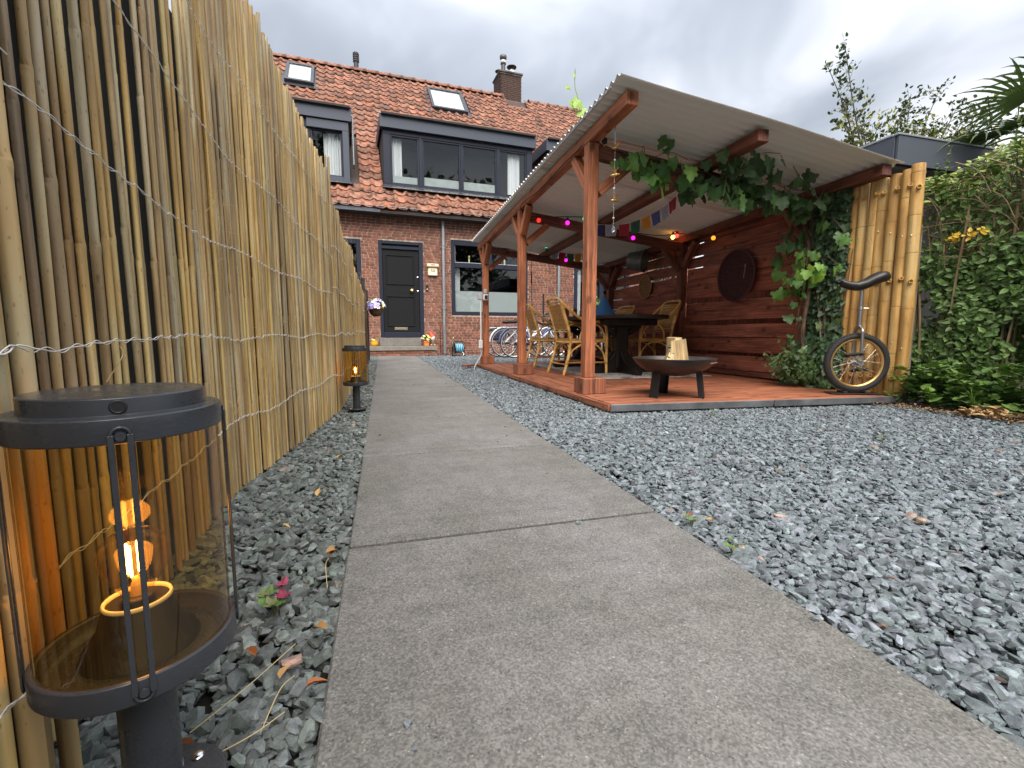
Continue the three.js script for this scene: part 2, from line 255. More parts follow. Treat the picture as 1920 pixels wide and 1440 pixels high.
// dry leaves lying on the gravel
{
  const R = rng(33), lg = [leafGeo(0.55, 0.4, 0.25), leafGeo(0.4, 0.55, 0.4), leafGeo(0.7, 0.25, -0.2)], br = [mat(0.38, 0.22, 0.08, 0.8, { side: 2 }), mat(0.3, 0.11, 0.035, 0.8, { side: 2 }), mat(0.5, 0.33, 0.12, 0.8, { side: 2 })];
  const list = [
    [-0.127, -0.80, 0.05, 0, 'curled orange dry leaf on gravel at path edge, level with the big lantern base'], [-0.246, -1.262, 0.035, 2, 'small tan leaf on gravel, midway between big lantern and path corner'],
    [-0.118, -1.09, 0.05, 0, 'orange leaf lying at the first path joint on the left gravel'], [-0.128, -1.07, 0.04, 1, 'brown leaf beside an orange leaf at the first path joint'],
    [-0.206, -0.752, 0.045, 1, 'dark brown leaf on gravel just behind the pink pebble'], [-0.12, -0.66, 0.04, 1, 'rust brown leaf against the path edge nearest the camera'],
    [-0.16, -0.69, 0.035, 0, 'flat orange leaf on gravel right of the pink pebble'], [-0.21, -1.5, 0.04, 2, 'pale leaf on left gravel in front of the cane screen'], [-0.19, -1.95, 0.035, 0, 'yellow brown leaf on left gravel, farther along the path'],
    [0.82, -1.06, 0.035, 1, 'red brown leaf on right gravel at the first path joint'], [0.85, -1.0, 0.03, 0, 'yellow leaf with green weed at the right path edge'], [1.28, -1.52, 0.03, 1, 'dark rust leaf on the right gravel, alone in the middle'],
    [-0.235, -0.585, 0.05, 1, 'crumpled brown leaf on gravel beside the lantern base plate'], [2.45, -1.55, 0.035, 2, 'pale dry leaf on the gravel far right, toward the hedge'],
  ];
  for (const [x, z, s, m, label] of list) { const o = part(numbered('fallen_leaf'), lg[m], br[m], scene, [x, 0.012 + R() * 0.006, z]); o.scale.setScalar(s * 0.72); o.rotation.set(-1.3 + R() * 0.4, R() * 6.3, R() * 0.6, 'YXZ'); tag(o, label, 'leaf', 'dry leaves on the gravel'); }
  // straw pieces
  const st = [[[-0.25, 0.016, -0.62], [-0.2, 0.03, -0.66], [-0.15, 0.02, -0.76]], [[-0.165, 0.012, -0.60], [-0.15, 0.03, -0.65], [-0.14, 0.016, -0.69]], [[-0.21, 0.02, -0.57], [-0.17, 0.028, -0.58], [-0.14, 0.018, -0.62]], [[-0.12, 0.015, -0.93], [-0.13, 0.03, -1.0], [-0.13, 0.02, -1.05]]];
  const lab = ['thin pale straw lying across gravel toward the pink pebble', 'short straw stalk on gravel in front of the pink pebble', 'bent straw stalk on gravel by the lantern base plate', 'thin straw along the path edge behind the small weed'];
  st.forEach((p, k) => solo('straw', tube(p, 0.0008, 10, 5), mat(0.5, 0.4, 0.2, 0.7), lab[k], 'straw', undefined, 'straws on the gravel'));
}
// the little weed with red leaves, and tiny green ones
function weed(x, z, s, seed, label, red) {
  const R = rng(seed), t = thing('weed', label, 'weed', [x, 0, z], 0), lg = leafGeo(0.75, 0.1, 0.2), ms = [leafMat(0.12, 0.26, 0.05), leafMat(0.17, 0.2, 0.06), leafMat(0.32, 0.03, 0.08)];
  const n = red ? 7 : 5;
  for (let k = 0; k < n; k++) { const a = k / n * 6.28 + R(), h = s * (0.5 + R() * 0.6), e = [Math.cos(a) * h * 0.7, h, Math.sin(a) * h * 0.7]; part('stem', tube([[0, -0.01, 0], [e[0] * 0.4, h * 0.7, e[2] * 0.4], e], 0.001, 6, 4), ms[red && k > 4 ? 2 : 1], t);
    for (let q = 0; q < (red ? 5 : 3); q++) { const m = part('leaf', lg, ms[red && k > 4 ? 2 : k % 2], t, e); m.scale.setScalar(s * (0.35 + R() * 0.2)); m.rotation.set(1.2 + R() * 0.4, a + (q - 2) * 1.1, 0, 'YXZ'); } }
}
weed(-0.21, -0.90, 0.036, 3, 'small wild geranium weed with red and green leaves in the left gravel', true);
weed(0.80, -1.02, 0.025, 4, 'tiny green weed at right path edge just past the first joint');
weed(0.79, -0.86, 0.025, 5, 'tiny green weed at right path edge, nearer than the first joint');
weed(2.05, -2.44, 0.03, 6, 'tiny green weed at the foot of the deck metal edge');
weed(2.35, -1.62, 0.025, 8, 'lone green weed in the open gravel between deck and hedge');

// ------------------------------------------------------------------ cane screens along the left
const caneGeos = [];
{
  const R = rng(9);
  for (let k = 0; k < 8; k++) {
    const H = 1, r = 1, prof = [], nodes = []; let y = 0.08 + R() * 0.14; while (y < 0.97) { nodes.push(y); y += 0.17 + R() * 0.12; }
    prof.push([0, 0], [r, 0.0005]); for (const q of nodes) prof.push([r * (0.98 + R() * 0.04), q - 0.008], [r * 1.08, q - 0.002], [r * 1.06, q + 0.001], [r * 0.93, q + 0.006]); prof.push([r * 0.86, 0.9995], [0, 1]);
    const g = lathe(prof.sort((a, b) => a[1] - b[1]), 8), P = g.attributes.position, uv = g.attributes.uv, b1 = (R() - 0.5) * 0.9, b2 = (R() - 0.5) * 0.9;
    for (let i = 0; i < P.count; i++) { const t = P.getY(i); P.setX(i, P.getX(i) + Math.sin(t * 4 + k) * b1); P.setZ(i, P.getZ(i) + Math.sin(t * 3 + k * 2) * b2); uv.setXY(i, uv.getX(i) * 0.28 + k * 0.13, t * 1.25 + k * 0.31); }
    g.computeVertexNormals(); caneGeos.push(g);
  }
}
M.cane = [[0.34, 0.255, 0.115], [0.36, 0.265, 0.105], [0.27, 0.215, 0.125], [0.31, 0.245, 0.135], [0.40, 0.30, 0.14], [0.33, 0.235, 0.12], [0.24, 0.205, 0.14], [0.36, 0.29, 0.16], [0.205, 0.17, 0.12], [0.43, 0.335, 0.15]].map((c) => mat(c[0] * 1.72, c[1] * 1.74, c[2] * 1.86, 0.5, { map: T.cane }));
M.net = mat(0.012, 0.013, 0.012, 0.95); M.wire = mat(0.72, 0.72, 0.70, 0.45, { metalness: 0.25 });
// line: polyline [[x, z], ...]; top(t): height along it; gap(t): spacing
function screen(label, line, top, gap, seed, o = {}) {
  const R = rng(seed), t = thing('cane_screen', label, 'fence', [0, 0, 0], 0, 'cane screens along the left of the path'), c = new THREE.CatmullRomCurve3(line.map(([x, z]) => V(x, 0, z)), false, 'catmullrom', o.tension ?? 0.5), len = c.getLength(), at = [];
  let s = 0.01; while (s < len) { const u = s / len, p = c.getPointAt(u), r = (o.r ?? 0.0105) * (0.72 + R() * 0.5), h = top(u) + (R() - 0.5) * 0.05 - (R() < 0.07 ? 0.06 + R() * 0.08 : 0), y0 = -0.015 + R() * 0.02;
    const m = part('cane', caneGeos[Math.floor(R() * 8)], M.cane[Math.floor(R() * R() * 10 + R() * 3) % 10], t, [p.x + (R() - 0.5) * 0.012, y0, p.z + (R() - 0.5) * 0.006]); m.scale.set(r, h - y0, r); m.rotation.set((R() - 0.5) * 0.012, R() * 6.28, (R() - 0.5) * 0.012);
    at.push([p, r]); s += gap(u) * (0.75 + R() * 0.5); }
  const nrm = (u) => { const q = c.getTangentAt(clamp(u, 0, 1)); return V(-q.z, 0, q.x).multiplyScalar(q.z < 0 || Math.abs(q.z) < 0.3 ? 1 : -1); };
  for (const [h, droop] of o.wires ?? [[0.22, 0.03], [0.505, 0.01], [0.80, -0.03], [1.12, -0.1], [1.42, -0.1]]) {
    const pts = []; at.forEach(([p, r], i) => { const u = i / at.length, n = nrm(u), y = h + droop * u + 0.009 * Math.sin(i * 0.13 + h * 9) + (R() - 0.5) * 0.008; pts.push([p.x + n.x * (r + 0.007), y, p.z + n.z * (r + 0.007)]); });
    if (pts.length > 2) part('wire', tube(pts, 0.0009, pts.length * 3, 5), M.wire, t);
    const tw = []; for (let i = 0; i + 1 < pts.length; i++) { const a = pts[i], b = pts[i + 1]; tw.push([lerp(a[0], b[0], 0.5) , (a[1] + b[1]) / 2 + (i % 2 ? 0.004 : -0.004), lerp(a[2], b[2], 0.5)]); } if (tw.length > 2) part('wire', tube(tw, 0.0008, tw.length * 3, 4), M.wire, t);
  }
  const bk = []; const n = 14; for (let i = 0; i < n; i++) { const a = c.getPointAt(i / n), b = c.getPointAt((i + 1) / n), na = nrm(i / n).multiplyScalar(-0.03), nb = nrm((i + 1) / n).multiplyScalar(-0.03); bk.push(beam([a.x + na.x, (o.back ?? 1.36) / 2, a.z + na.z], [b.x + nb.x, (o.back ?? 1.36) / 2, b.z + nb.z], 0.006, o.back ?? 1.36, 0.001)); }
  part('netting', bk, M.net, t);
  for (let k = 0; k < (o.straw ?? 0); k++) { const u = R(), p = c.getPointAt(u), n2 = nrm(u), y = 0.15 + R() * 1.3, d = (R() - 0.5) * 0.12; const f = 0.018 + R() * 0.02; part('straw_strand', tube([[p.x + n2.x * 0.01, y, p.z], [p.x + n2.x * (f + 0.012), y + (R() - 0.6) * 0.06, p.z + d * 0.5], [p.x + n2.x * f * 0.9, y - 0.03 - R() * 0.1, p.z + d]], 0.0007, 8, 4), M.cane[9], t); }
  return t;
}
screen('short cane screen roll with the thickest canes, nearest the camera behind the big lantern', [[-0.30, 0.15], [-0.33, -0.3], [-0.352, -0.60]], () => 1.85, () => 0.031, 101, { r: 0.0105, straw: 6, wires: [[0.2, 0], [0.49, 0.01], [0.79, 0], [1.1, 0]] });
screen('long tall front cane screen with sparse canes and black netting behind the big lantern', [[-0.40, -0.45], [-0.45, -1.03], [-0.482, -1.6], [-0.435, -2.05], [-0.36, -2.73], [-0.305, -3.24]], (u) => 1.8 - 0.26 * sstep(0.35, 1, u), (u) => u < 0.36 ? 0.033 : 0.0140, 102, { straw: 46, r: 0.0067 });
screen('second cane screen, lower, with a tall folded end behind the small lantern', [[-0.41, -3.262], [-0.35, -3.262], [-0.302, -3.27], [-0.292, -3.33], [-0.292, -4.3], [-0.292, -5.45]], (u) => u < 0.06 ? 1.65 : 1.36 + 0.04 * Math.sin(u * 9), () => 0.0142, 103, { r: 0.0068, straw: 30, tension: 0.1, wires: [[0.24, 0], [0.52, 0], [0.82, 0], [1.1, 0]], back: 1.34 });
screen('third cane screen, lowest and farthest, ending at the black gate by the house', [[-0.36, -5.5], [-0.31, -5.5], [-0.287, -5.52], [-0.285, -6.5], [-0.285, -8.3]], (u) => u < 0.028 ? 1.46 : 1.27 - 0.09 * u, () => 0.0142, 104, { r: 0.0068, straw: 16, tension: 0.1, wires: [[0.24, 0], [0.55, 0], [0.9, 0]], back: 1.22 });

// ------------------------------------------------------------------ lanterns
M.amber = new THREE.MeshPhysicalMaterial({ color: L(0.82, 0.66, 0.37), roughness: 0.03, transmission: 1, thickness: 0, ior: 1.5, side: THREE.DoubleSide });
M.bulbGlass = new THREE.MeshPhysicalMaterial({ color: L(0.98, 0.88, 0.7), roughness: 0.02, transmission: 1, thickness: 0, ior: 1.5 });
M.filament = new THREE.MeshStandardMaterial({ color: L(0.2, 0.1, 0.03), emissive: L(1, 0.6, 0.2), emissiveIntensity: 9 });
function lantern(p, turn, label) {
  const t = thing('path_lantern', label, 'lantern', p, turn, 'pedestal lanterns along the path'), a = M.anth;
  const bp = part('base_plate', lathe([[0, 0.007], [0.06, 0.007], [0.063, 0.005], [0.063, 0], [0, 0]], 40), a, t);
  for (const [x, z] of [[0.038, -0.025], [-0.044, 0.024]]) { const s = part('screw', lathe([[0, 0.0035], [0.0045, 0.003], [0.0065, 0.001], [0.0065, 0], [0, 0]], 16), M.chrome, bp, [x, 0.0072, z]); s.rotation.y = 0.4; }
  part('post', lathe([[0.0245, 0.0068], [0.0245, 0.163]], 32), a, t);
  const dish = part('base_ring', lathe([[0.02, 0.1625], [0.072, 0.1625], [0.0785, 0.1645], [0.0805, 0.167], [0.0805, 0.186], [0.079, 0.1875], [0.0745, 0.1875], [0.0735, 0.186], [0.072, 0.172], [0.062, 0.172], [0.06, 0.175], [0.045, 0.176], [0.043, 0.172], [0.0, 0.172]], 64), a, t);
  const gl = part('glass_cylinder', new THREE.CylinderGeometry(0.0762, 0.0762, 0.2135, 64, 1, true).translate(0, 0.2925, 0), M.amber, t);
  const cap = part('cap', lathe([[0, 0.396], [0.0745, 0.396], [0.0755, 0.3945], [0.079, 0.3945], [0.0805, 0.396], [0.0805, 0.4145], [0.079, 0.416], [0.0685, 0.4165], [0.0675, 0.4172], [0.0675, 0.4300], [0.0662, 0.4317], [0, 0.432]], 64), a, t);
  part('holder', lathe([[0.05, 0.1725], [0.047, 0.18], [0.034, 0.2], [0.0275, 0.2215], [0.024, 0.222], [0.0, 0.216]], 32), M.black, t);
  part('bulb_collar', lathe([[0.0255, 0.2222], [0.0278, 0.2222], [0.0284, 0.224], [0.0276, 0.2262], [0.0258, 0.2262], [0.0252, 0.224], [0.0255, 0.2222]], 36), M.white, t); part('bulb_socket', lathe([[0.0125, 0.216], [0.0135, 0.226], [0.0125, 0.2285], [0, 0.2285]], 20), M.black, t);
  const b = part('bulb', lathe([[0.0125, 0.2275], [0.014, 0.236], [0.023, 0.2485], [0.0288, 0.263], [0.029, 0.272], [0.025, 0.284], [0.016, 0.292], [0.006, 0.2945], [0.0004, 0.295]], 36), M.bulbGlass, t);
  part('filament', [0, 1, 2, 3].map((k) => { const q = k * Math.PI / 2 + 0.5; return new THREE.CapsuleGeometry(0.0011, 0.03, 3, 8).translate(Math.cos(q) * 0.0062, 0.265, Math.sin(q) * 0.0062); }), M.filament, b);
  part('filament_stem', lathe([[0.006, 0.228], [0.0045, 0.24], [0.002, 0.247], [0, 0.247]], 12), mat(0.4, 0.3, 0.15, 0.4), b);
  for (let k = 0; k < 4; k++) {
    const q = k * Math.PI / 2, g = [];
    const strip = (x) => cbox(0.0042, 0.228, 0.0016, 0.0004).translate(x, 0.2885, 0.0822);
    g.push(strip(-0.0062), strip(0.0062));
    for (const [y, s] of [[0.4022, 1], [0.1745, -1]]) { const arc = new THREE.TorusGeometry(0.0062, 0.0016, 4, 12, Math.PI); g.push(X(arc, [0, y, 0.0822], [0, 0, s > 0 ? 0 : Math.PI], [1, 1, 0.6])); g.push(X(new THREE.CylinderGeometry(0.0036, 0.0042, 0.0025, 12), [0, y - s * 0.001, 0.0825], [Math.PI / 2, 0, 0])); }
    part('bracket', merge(g).rotateY(q), a, t);
  }
  part('cap_screw', [X(new THREE.TorusGeometry(0.005, 0.0012, 6, 16), [0, 0.4237, 0.0675]), X(new THREE.CylinderGeometry(0.0042, 0.0042, 0.002, 16), [0, 0.4237, 0.0672], [Math.PI / 2, 0, 0])].map((g) => g.rotateY(0.0)), M.blackMetal, t);
  const l = new THREE.PointLight(0xffae55, 0.0035, 0, 2); l.position.set(0, 0.265, 0); l.castShadow = true; l.shadow.radius = 0.8; t.add(l);
  return t;
}
lantern([-0.24, 0.036, -0.511], 0.42, 'lit grey pedestal lantern with amber glass, large in the left foreground');
lantern([-0.178, 0.012, -3.244], 0.2, 'lit grey pedestal lantern with amber glass, farther along beside the path');
// ------------------------------------------------------------------ deck
const DT = 0.055, deckFront = (x) => -2.70 + (x - 1.46) * 0.096;
{
  const R = rng(41), t = thing('wooden_deck', 'red brown timber deck under the open shelter', 'deck'), zS = -3.66;
  part('joists', [0, 1, 2].map((k) => beam([1.56 + k * 1.05, 0.012, -7.0], [1.56 + k * 1.05, 0.012, -2.85], 0.08, 0.024, 0.002)), M.dark, t);
  const uvs = (g, long) => uvBox(g, long, R() * 3, R() * 3);
  const n1 = 8; for (let k = 0; k < n1; k++) { // front field, boards across
    const f = (x, q) => lerp(deckFront(x) - 0.004, zS, q), a = k / n1 + 0.003, b = (k + 1) / n1 - 0.003, xm = [1.464, 2.5 + (R() - 0.5) * 0.9, 3.76];
    for (let j = 0; j < 2; j++) part('board', uvs(slabGeo([[xm[j] + 0.001, f(xm[j], a)], [xm[j + 1] - 0.001, f(xm[j + 1], a)], [xm[j + 1] - 0.001, f(xm[j + 1], b)], [xm[j] + 0.001, f(xm[j], b)]], 0.025, DT + (R() - 0.5) * 0.002, 0.003), 0), M.deck[Math.floor(R() * 7)], t);
  }
  const n2 = 19, w = 2.3 / n2; for (let k = 0; k < n2; k++) { const x = 1.46 + (k + 0.5) * w; part('board', cbox(w - 0.006, 0.03, 3.43, 0.003, 2, R() * 3, R() * 3), M.deck[Math.floor(R() * 7)], t, [x, DT - 0.015 + (R() - 0.5) * 0.002, -5.385]); }
  for (const [a, b] of [[-2.715, -3.2], [-3.205, -3.75], [-3.755, -4.5], [-4.505, -5.4], [-5.405, -6.3], [-6.305, -7.1]]) { const e = part('edge_board', cbox(0.02, 0.046, a - b, 0.004, 2, R(), R()), M.deck[Math.floor(R() * 3)], t, [1.447 + (R() - 0.5) * 0.004, 0.029, (a + b) / 2]); for (const q of [0.15, 0.85]) part('screw', new THREE.CylinderGeometry(0.006, 0.006, 0.003, 10).rotateZ(Math.PI / 2), M.black, e, [-0.0105, 0, lerp((b - a) / 2, (a - b) / 2, q)]); }
  part('edge_strip', beam([1.440, 0.031, deckFront(1.44) + 0.008], [2.655, 0.031, deckFront(2.655) + 0.008], 0.012, 0.048, 0.003), mat(0.27, 0.29, 0.31, 0.5, { metalness: 0.5, map: T.galv }), t);
  part('edge_strip', beam([2.662, 0.032, deckFront(2.662) + 0.010], [3.76, 0.032, deckFront(3.76) + 0.010], 0.012, 0.048, 0.003), mat(0.30, 0.32, 0.34, 0.5, { metalness: 0.5, map: T.galv }), t);
  part('board', cbox(0.34, 0.03, 0.11, 0.004, 0), M.deck[2], t, [1.34, 0.035, -7.02], [0, 0.5, 0]);
}
// ------------------------------------------------------------------ open shelter
const roofY = (x, z) => 2.062 - 0.118 * (x - 1.414) - 0.022 * (Math.abs(z) - 2.61);   // underside of the sheets
const FZ = [-3.29, -5.07, -6.97], PX = 1.5525, WX = 3.665;
const shelter = thing('open_shelter', 'red brown timber shelter with corrugated lean-to roof and plank back wall', 'shelter');
{
  const t = shelter, R = rng(51), PH = 0.085;
  const purlin = (x, z) => roofY(x, z) - 0.014;
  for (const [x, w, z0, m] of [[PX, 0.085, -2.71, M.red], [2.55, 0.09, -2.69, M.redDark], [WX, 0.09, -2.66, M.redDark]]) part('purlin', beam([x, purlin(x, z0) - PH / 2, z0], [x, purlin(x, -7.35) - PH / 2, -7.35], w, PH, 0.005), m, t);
  FZ.forEach((z, k) => {
    const yb = purlin(PX, z) - PH, top = yb - 0.002;
    const blk = part('post_block', cbox(0.19, 0.125, 0.19, 0.006, 1, k, k), M.deck[1], t, [PX + 0.02, DT + 0.0625, z]);
    part('post', cbox(0.085, top - 0.18, 0.085, 0.005, 1, k * 0.4, k * 0.3), M.red, t, [PX, (top + 0.18) / 2, z]);
    const y1 = purlin(PX, z) - PH - 0.052, y2 = purlin(WX, z) - PH - 0.052;
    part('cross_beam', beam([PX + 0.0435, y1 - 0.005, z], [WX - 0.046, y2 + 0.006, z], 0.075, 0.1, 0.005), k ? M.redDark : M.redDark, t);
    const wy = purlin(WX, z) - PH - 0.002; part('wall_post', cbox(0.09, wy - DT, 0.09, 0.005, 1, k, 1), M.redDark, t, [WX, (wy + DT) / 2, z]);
    const br = (a, b, m = M.red) => part('brace', beam(a, b, 0.07, 0.07, 0.004), m, t);
    br([PX, yb - 0.3, z - 0.04], [PX, yb - 0.01, z - 0.29]); if (k) br([PX, yb - 0.26, z + 0.05], [PX, yb - 0.01, z + 0.27]);
    br([PX + 0.05, y1 - 0.3, z], [PX + 0.3, y1 - 0.09, z], M.red);
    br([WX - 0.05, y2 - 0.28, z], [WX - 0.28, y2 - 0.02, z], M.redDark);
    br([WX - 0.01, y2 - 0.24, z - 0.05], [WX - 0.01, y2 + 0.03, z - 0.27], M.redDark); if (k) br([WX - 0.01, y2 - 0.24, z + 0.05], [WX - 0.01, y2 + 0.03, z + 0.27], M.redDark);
  });
  // corrugated sheets: ridges run down the slope, waves follow each other along z
  const sheet = (r, g, b) => new THREE.MeshPhysicalMaterial({ color: L(r, g, b), roughness: 0.65, transmission: 0.12, thickness: 0, side: THREE.DoubleSide }), ms = [sheet(0.74, 0.735, 0.70), sheet(0.68, 0.675, 0.64), sheet(0.77, 0.765, 0.73)], per = 0.076;
  const cuts = [-2.61, -3.33, -4.12, -4.91, -5.70, -6.49, -7.27];
  for (let k = 0; k < 6; k++) {
    const z0 = cuts[k], z1 = cuts[k + 1] - 0.035, nz = Math.round((z0 - z1) / per * 12), nx = 10, pos = [], uv = [], up = 0.006 + (k % 2) * 0.004;
    const P = (i, j, th) => { const x = lerp(1.414 - (k % 3) * 0.004, 3.76, i / nx), z = lerp(z0, z1, j / nz); return [x, roofY(x, z) + up + 0.0125 * (2 * Math.pow(Math.abs(Math.cos((z * Math.PI) / per)), 2.6) - 0.75) + th + 0.006 * Math.sin(x * 3 + k), z]; };
    for (const th of [0, 0.003]) for (let i = 0; i < nx; i++) for (let j = 0; j < nz; j++) { const q = [P(i, j, th), P(i + 1, j, th), P(i + 1, j + 1, th), P(i, j + 1, th)], o = th ? [0, 1, 2, 0, 2, 3] : [0, 2, 1, 0, 3, 2]; for (const e of o) { pos.push(...q[e]); uv.push(q[e][0] * 2 + k * 0.3, q[e][2] * 2); } }
    const g = toCreasedNormals(rawGeo(pos, uv), 0.9);
    part('corrugated_sheet', g, ms[k % 3], t);
    const s = []; for (const x of [1.55, 2.55, 3.66]) for (let z = z0 - 0.1; z > z1 + 0.1; z -= per * 4) s.push(X(new THREE.SphereGeometry(0.008, 8, 5), [x, roofY(x, z) + up + 0.0125, z], [0, 0, 0], [1, 0.5, 1])); part('roof_screws', s, M.grey, t);
  }
  part('fascia_lath', beam([1.425, roofY(1.425, -2.66) - 0.006, -2.75], [1.425, roofY(1.425, -7.2) - 0.006, -7.25], 0.012, 0.02, 0.002), M.grey, t);
  // waney boards of the back wall
  const wall = part('back_wall', [beam([3.735, 0.10, -7.0], [3.735, 0.10, -3.02], 0.03, 0.05, 0.003), beam([3.735, 1.64, -7.0], [3.735, 1.64, -3.02], 0.03, 0.05, 0.003)], M.redDark, t);
  const plank = (y0, y1, z0, z1, m, dx, wob) => {
    const s = new THREE.Shape(), n = 16, ph = R() * 9; const e = (q, k) => wob * (Math.sin(q * 5.1 + ph + k) * 0.6 + Math.sin(q * 12.3 + ph * 2 + k * 3) * 0.3 + (R() - 0.5) * 0.25);
    for (let i = 0; i <= n; i++) { const q = i / n; s[i ? 'lineTo' : 'moveTo'](lerp(-z0, -z1, q), y0 + e(q, 1)); } for (let i = n; i >= 0; i--) { const q = i / n; s.lineTo(lerp(-z0, -z1, q), y1 + e(q, 5)); }
    const g = new THREE.ExtrudeGeometry(s, { depth: 0.018, bevelEnabled: true, bevelSize: 0.004, bevelThickness: 0.004, bevelSegments: 1, bevelOffset: -0.004 }); g.rotateY(Math.PI / 2);
    part('wall_plank', uvBox(g, 2, R() * 3, R() * 3), m, wall, [3.716 + dx, 0, 0]);
  };
  const near = [[0.135, 0.285, 0.004], [0.325, 0.475, 0.008], [0.485, 0.625, 0.006], [0.672, 0.885, 0.008], [0.955, 1.165, 0.01], [1.175, 1.31, 0.008], [1.322, 1.448, 0.008], [1.462, 1.605, 0.01], [1.618, 1.73, 0.004]];
  near.forEach(([a, b, w], k) => plank(a, b, -3.02, -5.03, M.wallPlank[(k * 3 + 1) % 7], (k % 2) * 0.008, w));
  const far = [[0.12, 0.30], [0.315, 0.50], [0.515, 0.715], [0.728, 0.915], [0.928, 1.055], [1.085, 1.245], [1.275, 1.40], [1.43, 1.555], [1.57, 1.71]];
  far.forEach(([a, b], k) => plank(a, b, -5.06, -7.05, M.wallPlank[(k * 2 + 3) % 7], (k % 2) * 0.008, 0.008));
}
{ // dark fence of the neighbour, seen through the gaps
  const t = thing('board_fence', 'dark board fence just behind the shelter wall, showing as black gaps between its planks', 'fence', [3.98, 0, -5]); const R = rng(6);
  for (let k = 0; k < 20; k++) part('board', cbox(0.018, 1.22 + R() * 0.03, 0.196, 0.003, 1, R(), R()), M.redDark, t, [0, 0.61, -1.95 + k * 0.2 - 0.05]);
}
// ------------------------------------------------------------------ low red picket rail beyond the far end
{
  const t = thing('picket_rail', 'low red picket rail at the far end of the shelter', 'fence', [3.32, 0, -7.28]);
  for (const y of [0.3, 0.78]) part('rail', cbox(0.72, 0.07, 0.025, 0.003), M.red, t, [0, y, 0]);
  for (let k = 0; k < 5; k++) part('picket', cbox(0.075, 0.9, 0.02, 0.003), M.red, t, [-0.3 + k * 0.15, 0.5, 0.0245]);
}
// ------------------------------------------------------------------ rug
{
  const f = (i, j) => { const x = i / 512, y = j / 512, a = tfbm(x, y, 9, 9, 3, 4), sx = Math.abs(((x * 6) % 1) - 0.5), sy = Math.abs(((y * 9) % 1) - 0.5), d = sx + sy, l = (Math.abs(d - 0.35) < 0.045 || Math.abs(d - 0.62) < 0.03 || (d < 0.13)) ? 1 : 0, b = (x < 0.05 || x > 0.95 || y < 0.04 || y > 0.96) ? 0.6 : 0; const worn = sstep(0.4, 0.6, a); const v = 0.8 - (Math.max(l, b) * 0.42) * worn + (tn(x, y, 200, 200, 4) - 0.5) * 0.12; return [v * 1.0, v * 0.975, v * 0.95]; };
  const g = cbox(1.36, 0.008, 2.42, 0.003, 2), uv = g.attributes.uv; for (let i = 0; i < uv.count; i++) uv.setXY(i, (g.attributes.position.getX(i) + 0.68) / 1.36, (g.attributes.position.getZ(i) + 1.21) / 2.42);
  solo('rug', g, mat(0.62, 0.62, 0.62, 0.95, { map: tex(512, 512, f) }), 'worn pale grey patterned rug on the deck beneath the dining table', 'rug', [2.80, DT + 0.0055, -5.42]);
}
// ------------------------------------------------------------------ dining table
{
  const t = thing('dining_table', 'black wooden dining table on two heavy pedestals under the shelter', 'table', [2.70, DT + 0.009, -5.35]), m = mat(0.018, 0.013, 0.011, 0.42, { map: T.wood });
  const s = new THREE.Shape(); for (let i = 0; i < 48; i++) { const a = i / 48 * 6.2832, p = 3.2, c = Math.cos(a), q = Math.sin(a), x = Math.sign(c) * Math.pow(Math.abs(c), 2 / p) * 0.47, y = Math.sign(q) * Math.pow(Math.abs(q), 2 / p) * 1.08; s[i ? 'lineTo' : 'moveTo'](x, y); }
  part('tabletop', uvBox(new THREE.ExtrudeGeometry(s, { depth: 0.024, bevelEnabled: true, bevelSize: 0.008, bevelThickness: 0.008, bevelSegments: 2, curveSegments: 2 }).rotateX(-Math.PI / 2).translate(0, 0.63, 0), 2), m, t);
  part('apron', [cbox(0.66, 0.07, 1.5, 0.006, 2).translate(0, 0.586, 0)], m, t);
  for (const z of [0.5, -0.5]) {
    const p = part('pedestal', [cbox(0.15, 0.5, 0.12, 0.012, 1).translate(0, 0.3, 0), cbox(0.5, 0.05, 0.1, 0.01, 0).translate(0, 0.548, 0), ...[-1, 1].map((q) => beam([q * 0.05, 0.44, 0], [q * 0.22, 0.535, 0], 0.05, 0.07, 0.01))], m, t, [0, 0, z]);
    for (let k = 0; k < 4; k++) { const sh = new THREE.Shape(); sh.moveTo(0, 0.02); sh.lineTo(0.4, 0.0); sh.lineTo(0.42, 0.045); sh.quadraticCurveTo(0.38, 0.075, 0.3, 0.07); sh.quadraticCurveTo(0.12, 0.09, 0.05, 0.24); sh.lineTo(0, 0.26); const g = new THREE.ExtrudeGeometry(sh, { depth: 0.06, bevelEnabled: true, bevelSize: 0.006, bevelThickness: 0.006, bevelSegments: 1 }); part('foot', uvBox(g.translate(0.03, 0, -0.03), 0), m, t, [0, 0.006, z], [0, k * Math.PI / 2, 0]); }
  }
  part('stretcher', cbox(0.05, 0.09, 0.85, 0.008, 2), m, t, [0, 0.2, 0]);
}
{
  const t = thing('lamp_shade', 'blue conical lamp shade with wooden top standing on the black table', 'lamp shade', [2.84, 0.735, -5.55]);
  part('shade', lathe([[0.185, 0], [0.183, 0.002], [0.09, 0.13], [0.025, 0.265], [0.0235, 0.263], [0.086, 0.13], [0.18, 0.0]], 40), mat(0.06, 0.22, 0.5, 0.7), t); part('shade_top', lathe([[0, 0.262], [0.028, 0.262], [0.03, 0.275], [0.02, 0.285], [0.026, 0.3], [0, 0.305]], 20), mat(0.33, 0.14, 0.06, 0.6), t);
}
